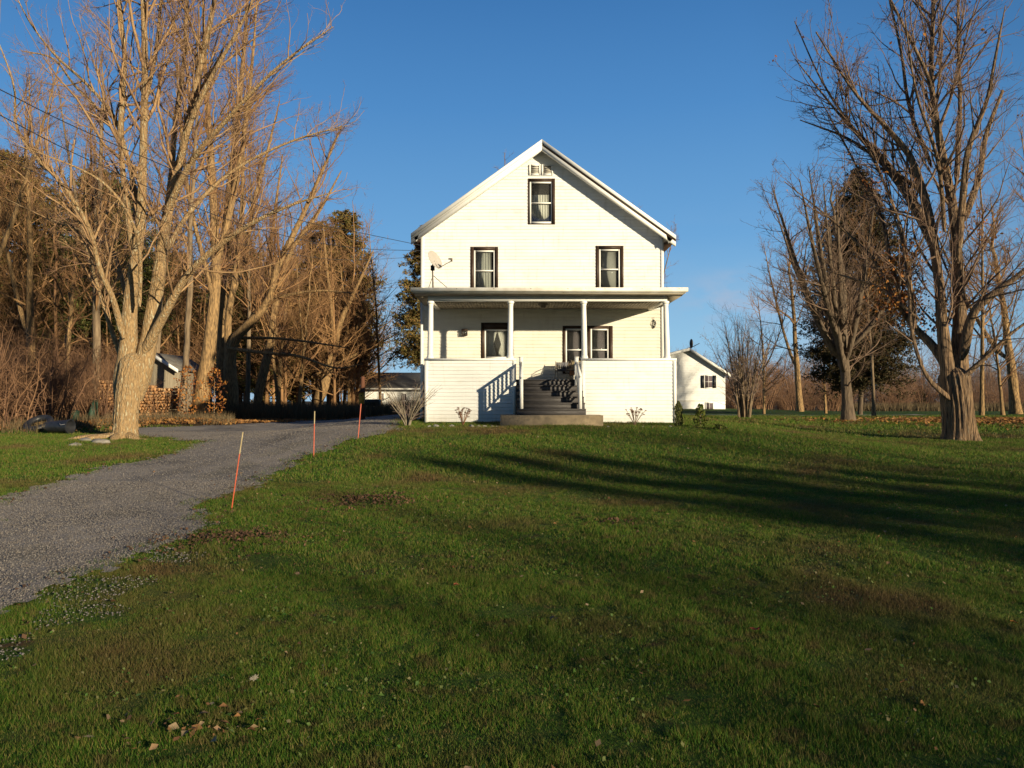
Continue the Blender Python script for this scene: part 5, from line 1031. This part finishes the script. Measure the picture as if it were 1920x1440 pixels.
edge_tree(38, 434, 760, [[(434, 745, 0, 26), (430, 690, 0, 22), (438, 640, 0, 19), (470, 605, -.3, 17), (505, 560, -.5, 14), (520, 500, -.6, 12), (560, 420, -.7, 9), (600, 330, -.8, 6), (640, 240, -.9, 2)],
    [(430, 690, .2, 15), (428, 600, .3, 13), (440, 520, .4, 11), (452, 420, .5, 8), (456, 300, .6, 5), (462, 180, .7, 2)], [(440, 655, -.5, 7), (500, 662, -1, 6), (560, 668, -1.3, 5), (630, 690, -1.5, 3), (680, 682, -1.6, 1.5)],
    [(446, 634, .3, 6), (510, 634, .5, 5), (570, 640, .6, 4), (650, 652, .7, 2)], [(490, 580, -.4, 7), (530, 556, -.8, 6), (600, 545, -1.2, 4), (660, 550, -1.4, 2)]], 303, 'bare tree with a heavy limb leaning right beside the driveway bend')
edge_tree(47, 484, 754, [[(484, 740, 0, 17), (494, 700, 0, 16), (508, 640, 0, 14), (518, 560, 0, 12), (546, 470, .1, 9), (596, 400, .2, 6), (640, 320, .3, 2)], [(514, 590, .2, 8), (506, 500, .4, 7), (515, 400, .5, 5), (530, 290, .6, 2)]], 304, 'slim bare tree whose foot stands in the shade behind the driveway')
wt('b', 463, 752, 45, 2.0, .95, 'grey straight trunk left of the slim shaded one', 'barkM', 'twigM', GW)
edge_tree(56, 600, 752, [[(600, 740, 0, 21), (614, 700, 0, 16), (626, 650, 0, 13), (640, 600, .1, 10), (668, 540, .2, 7), (700, 470, .3, 2)], [(618, 690, .2, 8), (660, 668, .4, 6), (700, 650, .6, 4), (750, 622, .8, 1.5)],
    [(626, 650, -.2, 8), (622, 580, -.4, 7), (612, 500, -.5, 5), (606, 420, -.6, 2)]], 305, 'tawny trunk leaning right above the end stake')
wt('d', 592, 748, 57, .4, .9, 'thin upright trunk just behind the tawny leaning one', group=GW)
wt('b', 340, 757, 30.5, .9, .9, 'thin mossy trunk between firewood and pale trunk', group=GW)
wt('d', 524, 748, 51, 3.3, 1.0, 'slender tree mid way along the wood edge', group=GW)
wt('f', 180, 765, 33, 5.0, .95, 'many stemmed tree behind the left side of the big front maple', 'barkM', 'twigM', GW)
wt('a', 60, 765, 34, 2.2, .92, 'tall bare tree above the brush near the left edge', group=GW)
wt('d', 118, 765, 38, 1.0, 1.0, 'slender tree in the brush between the left edge and the big maple', group=GW)
wt('c', -40, 765, 30, 2.8, 1.0, 'tree standing at the very left edge of the photo', group=GW)
wt('b', 290, 760, 41, 3.9, 1.08, 'tall trunk behind the shed with the firewood', group=GW)
wt('e', 655, 745, 57, 1.9, 1.4, 'low twiggy tree left of the white garage', group=GW)
wt('e', 560, 745, 50, .6, 1.3, 'small spreading tree at the back of the driveway', group=GW)
wt('e', 520, 745, 52, 4.6, 1.5, 'small tangled tree with drooping dark boughs in the wood edge', group=GW)
wt('d', 715, 745, 58, 5.3, .95, 'bare tree with a fine fan of twigs against the sky left of the house', 'barkM', 'twigG', GW)

# right side
GR = 'bare trees across the right side'
wt('m', 1590, 790, 32.5, 1.1, (1.3, 1.3, .93), 'dark trunked bare maple with a broad fan crown in mid lawn', 'barkD', 'twigR', GR)
wt('b', 1638, 780, 42, .3, .62, 'orange lit slim trunk right of the fan crowned maple', 'barkM', 'twigR', GR)
wt('e', 1548, 782, 55, 4.0, .85, 'short forked tree left of the fan crowned maple', 'barkD', 'twigM', GR)
wt('d', 1840, 778, 44, 3.5, 1.0, 'thin dark leaning trunk behind the furrowed maple', 'barkD', 'twigR', GR)
wt('c', 1985, 775, 36, 3.6, .95, 'bare tree whose crown enters at the right edge', 'barkM', 'twigG', GR)
wt('a', 1905, 775, 52, 1.4, (1.5, 1.5, .9), 'tall bare tree right of the furrowed maple in the distance', 'barkM', 'twigG', GR)
wt('e', 1880, 775, 48, 1.4, 1.1, 'dark spreading small tree near the right edge', 'barkD', 'twigG', GR)
wt('a', 2310, 775, 45, 1.0, .9, 'bare tree beyond the right edge, nearer the road')
wt('b', 2200, 775, 43, 2.0, .9, 'bare tree beyond the right edge, left one')
wt('f', 2420, 775, 47, 2.0, .9, 'bare tree beyond the right edge, furthest right')
wt('e', 1432, 775, 52, 2.1, .9, 'low dark branching apple like tree beside the stem clump', 'barkD', 'twigM', GR)
wt('d', 1380, 770, 78, .2, .62, 'pale twigged tree rising behind the stem clump', 'barkM', 'twigG', GR)
wt('d', 1440, 770, 84, 2.2, .58, 'second pale twigged tree behind the stem clump', 'barkM', 'twigG', GR)
wt('f', 1185, 775, 46, 3.0, .72, 'bare tree behind the house showing its tips right of the porch', 'barkM', 'twigR', GR)
wt('a', 1500, 775, 62, 1.2, (1.2, 1.2, .9), 'upright pale stemmed tree left of the dark spruce', 'barkM', 'twigG', GR)

VAR['g'] = dict(seed=37, h=16.0, r0=.12, first=.25, spread=.10, lmax=1.3, d1=5, ang=62, upb=-.02, lean=.0)
wt('g', 948, 775, 47, .4, 1.0, 'narrow thin twigged treetop peeking above the left roof slope', 'barkM', 'twigG')
# clump of orange lit stems
place('shrub', 'clump', lambda: shrub(51, 5.2, 34, .34, .045, (2.2, 3.4), .35, .06, .06), *G(1396, 784)[:2], .5, 1.0, 'stem_clump', 'vase shaped clump of orange lit bare stems right of the white neighbour house', 'shrub', M['barkM'], M['twigG'])
# shrubs at the house
place('shrub', 'pale', lambda: shrub(52, 1.15, 26, .95, .016, (4, 5), .08, .02, .08), *G(764, 799)[:2], .5, 1.0, 'bare_shrub', 'pale bare shrub sprawling at the left corner of the house', 'shrub', M['greyboard'], M['twigG'])
def stalks(seed, n0, h, head):
    rg = np.random.default_rng(seed); k = 6; z = np.linspace(0, 1, k); a = rg.uniform(0, 6.28, n0); hh = h * rg.uniform(.7, 1, n0); o = rg.uniform(.1, .75, n0)
    P = np.stack([np.cos(a)[:, None] * (o * hh)[:, None] * z ** 1.2, np.sin(a)[:, None] * (o * hh)[:, None] * z ** 1.2, hh[:, None] * z[None]], -1)
    R = np.full((n0, k), .005); c = spawn((P, R), rg, 6, .55, 1, 45, 12, .3, .05, .12, 3, .1, .15, .8, .004, .2)
    hd = [];
    for p in np.concatenate([P[:, -1], c[0][:, -1]]):
        q = np.array([[p + (s_, 0, 0)] for s_ in (-head, 0, head)])[:, 0]; hd.append(tubes(q[None], np.array([[.006, head * .45, .006]]), 5))
    return merge([tubes(P, R, 4), tubes(*c, 3)]), merge(hd)
for key, px, py, sc, lab in (('s1', 868, 799, 1.0, 'dried flat headed flower stalks against the left porch skirt'), ('s2', 1190, 799, .95, 'dark dried flower stalks in front of the right porch skirt')):
    p = G(px, py); tk, cr = stalks(60 + px, 18, .46, .028); t = empty('dried_flowers', p, lab, 'plant'); link('stalks', new_mesh('stalks', *tk), M['twigO'] if px < 1000 else M['twigR'], t); link('flower_heads', new_mesh('heads', *cr), M['redbrown'], t)['kind'] = 'stuff'
    t.scale = (sc,) * 3
def leafy(name, base, prof, n_, size, mat, label, cat, seed, stemmat='barkD'):
    rg = np.random.default_rng(seed); h = prof[-1][0]; z = rg.uniform(0, 1, n_) ** .9 * h; r = np.interp(z, [p[0] for p in prof], [p[1] for p in prof]) * np.sqrt(rg.uniform(.15, 1, n_)) * (1 + .15 * np.sin(z * 17))
    a = rg.uniform(0, 6.28, n_); P = np.stack([r * np.cos(a), r * np.sin(a), z], 1); V, F3, rr = leaf_cards(P, size, rg, 1.4)
    t = empty(name, base, label, cat); link('foliage', new_mesh('foliage', V, None, F3, attrs={'rnd': rr}), mat, t)
    mb = MB(); mb.tube([(0, 0, -.1), (0, 0, h * .8)], [.03, .008], 6); mb.build('stem', M[stemmat], t); return t
leafy('columnar_evergreen', G(1272, 799), [(0, .09), (.15, .12), (.45, .10), (.62, .02)], 1500, .018, M['needleG'], 'small dark columnar evergreen at the right corner of the porch', 'shrub', 1)
for i_, (px_, Y_, lab_) in enumerate([(352, 29.5, 'beech sapling holding orange leaves left of the thick pale trunk'), (402, 30, 'low beech sapling holding orange leaves right of the thick pale trunk')]):
    x_ = (px_ - 960) / F * Y_; leafy('beech_sapling', np.array([x_, Y_, float(H(x_, Y_))]), [(.1, .2), (.8, .5), (1.6, .45), (2.1 - .5 * (i_ > 1), .1)], 420, .045, M['orleaf'], lab_, 'sapling', 30 + i_, 'barkM')
leafy('leafy_shrub', G(1313, 801), [(0, .12), (.2, .17), (.4, .10), (.55, .04)], 260, .035, M['evergreen_leaf'], 'loose yellow green young shrub right of the porch corner', 'shrub', 2)
leafy('leafy_shrub', G(1350, 806), [(0, .2), (.08, .16), (.14, .05)], 90, .03, M['evergreen_leaf'], 'tiny low yellow green plant in the lawn right of the young shrub', 'plant', 3)

# ------------------------------------------------------------------ conifers
def conifer(seed, h, r, base=.12, mat='needle', dens=1.0, droop=.03, first=0.1, ragged=.25, size=.11, exp=.8):
    rg = np.random.default_rng(seed); k = 16; z = np.linspace(0, 1, k); P = np.stack([.02 * h * np.sin(3 * z), 0 * z, h * z], 1); P[0, 2] = -.3; R = base * h / 14 * (1 - z) + .02
    nb = int(260 * dens); t = first + (1 - first) * rg.random(nb) ** 1.05 * .98; a = rg.uniform(0, 6.28, nb); L_ = r * (1 - t) ** exp * rg.uniform(1 - ragged * 1.6, 1 + ragged * .5, nb) * np.minimum(1, (t + .35)) * 1.0 + .15
    kk = 7; s = np.linspace(0, 1, kk); sl = rg.uniform(-.30, .06, nb)
    B = np.stack([np.cos(a)[:, None] * L_[:, None] * s, np.sin(a)[:, None] * L_[:, None] * s, h * t[:, None] + L_[:, None] * (sl[:, None] * s + (.12 - droop) * s ** 2)], -1)
    BR = .03 * (L_ / r)[:, None] * (1 - s) + .006
    c = spawn((B, BR), rg, 6.5, .12, 1, 50, 14, .34, .15, .9, 4, .08, -.03, .6, .004, .5)
    Pt = c[0]; nt_ = len(Pt); m_ = 9; f = rg.random((nt_, m_)) * 2.99; i0 = f.astype(int); ii = np.arange(nt_)[:, None]; fr = (f - i0)[..., None]
    C = (Pt[ii, i0] * (1 - fr) + Pt[ii, i0 + 1] * fr).reshape(-1, 3); f2 = rg.random((nb, 14)) * 5.99; j0 = f2.astype(int); jj = np.arange(nb)[:, None]; fr2 = (f2 - j0)[..., None]
    C = np.concatenate([C, (B[jj, j0] * (1 - fr2) + B[jj, j0 + 1] * fr2).reshape(-1, 3)]) ; C += rg.normal(0, .05, C.shape)
    V, F3, rr = leaf_cards(C, size, rg, .8, .35)
    return merge([tubes(P[None], R[None], 10), tubes(B, BR, 4)]), (V, F3, rr)
def conif(name, px, Y, seed, h, r, label, mat='needle', zoff=0, **kw):
    x = (px - 960) / F * Y; base = np.array([x, Y, float(H(x, Y)) + zoff]); tk, nd = conifer(seed, h, r, **kw); t = empty(name, base, label, 'tree')
    link('trunk', new_mesh('trunk', *tk, smooth=True), M['barkD'], t); link('needles', new_mesh('needles', nd[0], None, nd[1], attrs={'rnd': nd[2]}), M[mat], t); return t
conif('spruce_tree', 1612, 50, 71, 16.2, 6.8, 'tall dark spruce standing behind the fan crowned maple', dens=3.0, first=.12, size=.10)
conif('spruce_tree', 797, 53, 72, 13.2, 4.6, 'dark drooping spruce half hidden behind the left side of the house', mat='needleB', dens=1.5, first=.28, droop=.1)
conif('pine_tree', 645, 62, 73, 16.5, 4.75, 'rusty brown pine at the right end of the woods', mat='needleB', dens=1.8, exp=.5, first=.2)
conif('pine_tree', 596, 66, 74, 16.7, 4.50, 'rusty pine left of the one at the woods end', mat='needleB', dens=1.5, exp=.5, first=.2)
conif('pine_tree', 15, 50, 75, 17.2, 7.2, 'olive green pine crown at the left edge of the photo', mat='needleB', dens=2.0, exp=.5, first=.3)
conif('pine_tree', 195, 52, 76, 16.6, 7.2, 'olive green pine behind the big front maple', mat='needleG', dens=2.0, exp=.5, first=.3)
conif('pine_tree', 120, 64, 77, 14.5, 5.62, 'lower brownish pine between the two olive green pines', mat='needleB', dens=1.6, exp=.5, first=.2)
conif('pine_tree', 440, 58, 78, 14.0, 5.25, 'green pine glimpsed through the bare trees behind the driveway', mat='needleG', dens=1.6, exp=.5, first=.15)
conif('pine_tree', 330, 64, 79, 13.5, 5.62, 'brown pine deep in the woods behind the shed', mat='needleB', dens=1.6, exp=.5, first=.1)
conif('pine_tree', 530, 60, 80, 12.5, 5.00, 'rusty shaded pine deep in the woods left of the two rusty ones', mat='needleB', dens=1.6, exp=.5, first=.1)
conif('cedar_tree', 1724, 150, 82, 4.5, 1.8, 'distant round dark green cedar beside the far grey shed', dens=1.2)

# ------------------------------------------------------------------ masses nobody could count
def mass(name, variants, pts, mat, label, cat, smin=.8, smax=1.2, seed=0):
    rg = np.random.default_rng(seed); VV = []; QQ = []; off = 0
    for x, y in pts:
        V, Q = variants[rg.integers(len(variants))]; s = rg.uniform(smin, smax); a = rg.uniform(0, 6.28); c, sn = np.cos(a) * s, np.sin(a) * s
        Vn = np.stack([V[:, 0] * c - V[:, 1] * sn + x, V[:, 0] * sn + V[:, 1] * c + y, V[:, 2] * s + float(H(x, y))], 1); VV.append(Vn); QQ.append(Q + off); off += len(V)
    return tag(link(name, new_mesh(name, np.concatenate(VV), np.concatenate(QQ)), mat), label, cat, kind='stuff')
lo = [merge(list(wood_tree(seed=90 + i, h=15, r0=.11, first=.06, spread=.40, fork=i % 2, l2=2.2, l3=2.6, tw=.008, d1=2.4, ang=54, upb=.04))) for i in range(4)]
rg = np.random.default_rng(99); pts = []
while len(pts) < 190:
    px = rg.uniform(-160, 690); y = rg.uniform(43 if px < 430 else 53, 95); x = (px - 960) / F * y; pts.append((x, y))
mass('woodland', lo, pts, M['twigM'], 'dense bare woodland filling the left background', 'woods', .72, 1.05, 1)
far = [merge(list(wood_tree(seed=110 + i, h=10.5, r0=.10, first=.02, spread=.55, l2=1.6, l3=1.6, tw=.018, d1=2.2, lmax=4.5, ang=62, upb=.03, fork=2, fout=2.0, forklo=(2, 6)))) for i in range(3)]
pts = []
while len(pts) < 300:
    y = rg.uniform(135, 250); px = rg.uniform(1230, 2080); x = (px - 960) / F * y; pts.append((x, y))
mass('far_woodland', far, pts[:190], M['twigG'], 'distant grey brown line of bare woods beyond the right field', 'woods', .6, 1.3, 2)
mass('far_woodland', far, pts[190:], M['twigO'], 'orange tinted trees among the distant grey brown woods', 'woods', .5, 1.1, 5)
bb = [merge(list(shrub(120 + i, 3.0, 13, .75, .022, (3.0, 3.0), .6, -.02, .30, 56, .32))) for i in range(3)]
pts = []
while len(pts) < 210:
    y = rg.uniform(23.5, 46); px = rg.uniform(-120, 700); x = (px - 960) / F * y
    if in_drive(np.array([x]), np.array([y]))[0] or (x > -9 and y < 35) or (x > -15.0 and y < 30.5) or px > 350 and y > 29: continue
    pts.append((x, y))
mass('underbrush', bb, pts, M['twigB'], 'red brown tangled brush under the trees at left', 'brush', .4, 1.35, 3)
bo = [merge(list(shrub(130 + i, 5.4, 14, .7, .04, (2.2, 2.4), .9, .0, .22, 50, .25))) for i in range(2)]
pts = [((px - 960) / F * y, y) for px, y in zip(rg.uniform(1345, 1600, 80), rg.uniform(80, 125, 80))] + [((px - 960) / F * y, y) for px, y in zip(rg.uniform(1650, 2050, 50), rg.uniform(95, 140, 50))]
mass('field_brush', bo, pts, M['twigB'], 'orange brown thicket across the field at right', 'brush', .35, 1.15, 4)
def weeds(name, n_, px0, px1, y0, y1, h0, h1, wd, mat, label, seed, test=None):
    rg = np.random.default_rng(seed); y = rg.uniform(y0, y1, n_); x = (rg.uniform(px0, px1, n_) - 960) / F * y
    if test is not None: k = test(x, y); x, y = x[k], y[k]; n_ = len(x)
    h = rg.uniform(h0, h1, n_); a = rg.uniform(0, 6.28, n_); b_ = rg.uniform(0, 6.28, n_); z = H(x, y) - .02; dx, dy = np.cos(a) * wd, np.sin(a) * wd; ln = h * rg.uniform(.05, .4, n_)
    V = np.stack([np.stack([x - dx, y - dy, z], 1), np.stack([x + dx, y + dy, z], 1), np.stack([x + np.cos(b_) * ln, y + np.sin(b_) * ln, z + h], 1)], 1).reshape(-1, 3)
    return tag(link(name, new_mesh(name, V, None, np.arange(3 * n_).reshape(-1, 3), attrs={'rnd': rg.uniform(0, 1, n_)}), mat), label, 'weeds', kind='stuff')
weeds('tall_weeds', 26000, 380, 800, 34.3, 46, .4, .95, .012, M['weed'], 'dark tall dead weeds behind the shaded end of the driveway', 7, lambda x, y: (x < -4) & ~in_drive(x, y))
weeds('bank_grass', 9000, -60, 440, 22.2, 31, .12, .45, .008, M['weed'], 'straw coloured rough grass along the bank left of the driveway', 8, lambda x, y: ~in_drive(x, y) & (y > 24 + 2 * np.sin(x)))
weeds('corn_stubble', 7000, 1560, 2060, 82, 90, .5, 1.2, .03, M['weed'], 'pale dead stalks along the far edge of the right field', 9)

# ------------------------------------------------------------------ trees on the street side whose shadows fall across the lawn
def uv(u, v): return (.731 * u + .682 * v, .682 * u - .731 * v)
def street_conifer(u, v, seed, h, r, label, **kw):
    x, y = uv(u, v); base = np.array([x, y, float(H(x, y))]); tk, nd = conifer(seed, h, r, **kw); t = empty('spruce_tree', base, label, 'tree', 'trees on the street side')
    link('trunk', new_mesh('trunk', *tk, smooth=True), M['barkD'], t); link('needles', new_mesh('needles', nd[0], None, nd[1], attrs={'rnd': nd[2]}), M['needle'], t)
tk, nd = conifer(201, 6, 1.55, dens=.75, first=.02, size=.10); cp = None; nth = ['first', 'second', 'third', 'fourth', 'fifth', 'sixth', 'seventh', 'eighth', 'ninth', 'tenth', 'eleventh', 'twelfth']
def cedar(u, v, h, rz, wd, lab):
    global cp
    x, y = uv(u, v); b_ = (x, y, float(H(x, y))); sc = (wd, wd, h / 6)
    if cp is None:
        cp = empty('cedar_tree', b_, lab, 'tree', 'cedar hedge on the street side', rz); cp.scale = sc
        link('trunk', new_mesh('trunk', *tk, smooth=True), M['barkD'], cp); link('needles', new_mesh('needles', nd[0], None, nd[1], attrs={'rnd': nd[2]}), M['needle'], cp)
    else: copy_tree(cp, b_, rz, sc, lab)
for i, (u, v, h, wd) in enumerate([(8.6, 24, 8.0, 1.05), (9.7, 24.5, 8.1, 1.1), (10.8, 24, 7.8, 1.1), (11.9, 24.6, 7.4, 1.1), (13.0, 24, 6.7, 1.0), (14.0, 24.3, 5.6, .9)]):
    cedar(u, v, h, i * 1.3, wd, f'cedar across the street behind the photographer, {nth[i]} of the tall row from the left')
GS = 'bare trees on the street side'
for key, u, v, rz, sc, lab in (('a', 4, 40, 1, .55, 'bare tree across the street, in line with the driveway'), ('b', 15, 80, 2, 1.25, 'bare tree across the street, in line with the house'), ('c', 23, 78, 3, 1.2, 'bare tree across the street, in line with the furrowed maple'),
        ('f', 10.5, 74, .5, 1.0, 'bare spreading tree across the street, in line with the left house corner'), ('d', 18.5, 84, .5, 1.5, 'slender bare tree across the street'), ('d', 16.4, 27, 1.5, .74, 'slender bare tree on the verge in line with the porch steps'), ('e', 14.3, 31, 4.5, 1.0, 'small bare tree on the verge in line with the left porch skirt'), ('f', 28, 50, 2.5, .7, 'bare tree across the street furthest right'), ('a', 26, 40, 2.5, .6, 'bare tree across the street on the right'), ('e', 1, 30, 2.5, .8, 'small bare tree across the street on the left'),
        ('m', 4.4, 32, .3, (.8, .8, .78), 'fan crowned small maple on the verge behind the photographer, right one of two'), ('m', -2.6, 32, 3.1, (.8, .8, .74), 'fan crowned small maple on the verge behind the photographer, left one of two')):
    x, y = uv(u, v); place('tree', key, None, x, y, rz, sc, 'bare_tree', lab, 'tree', None, None, GS)
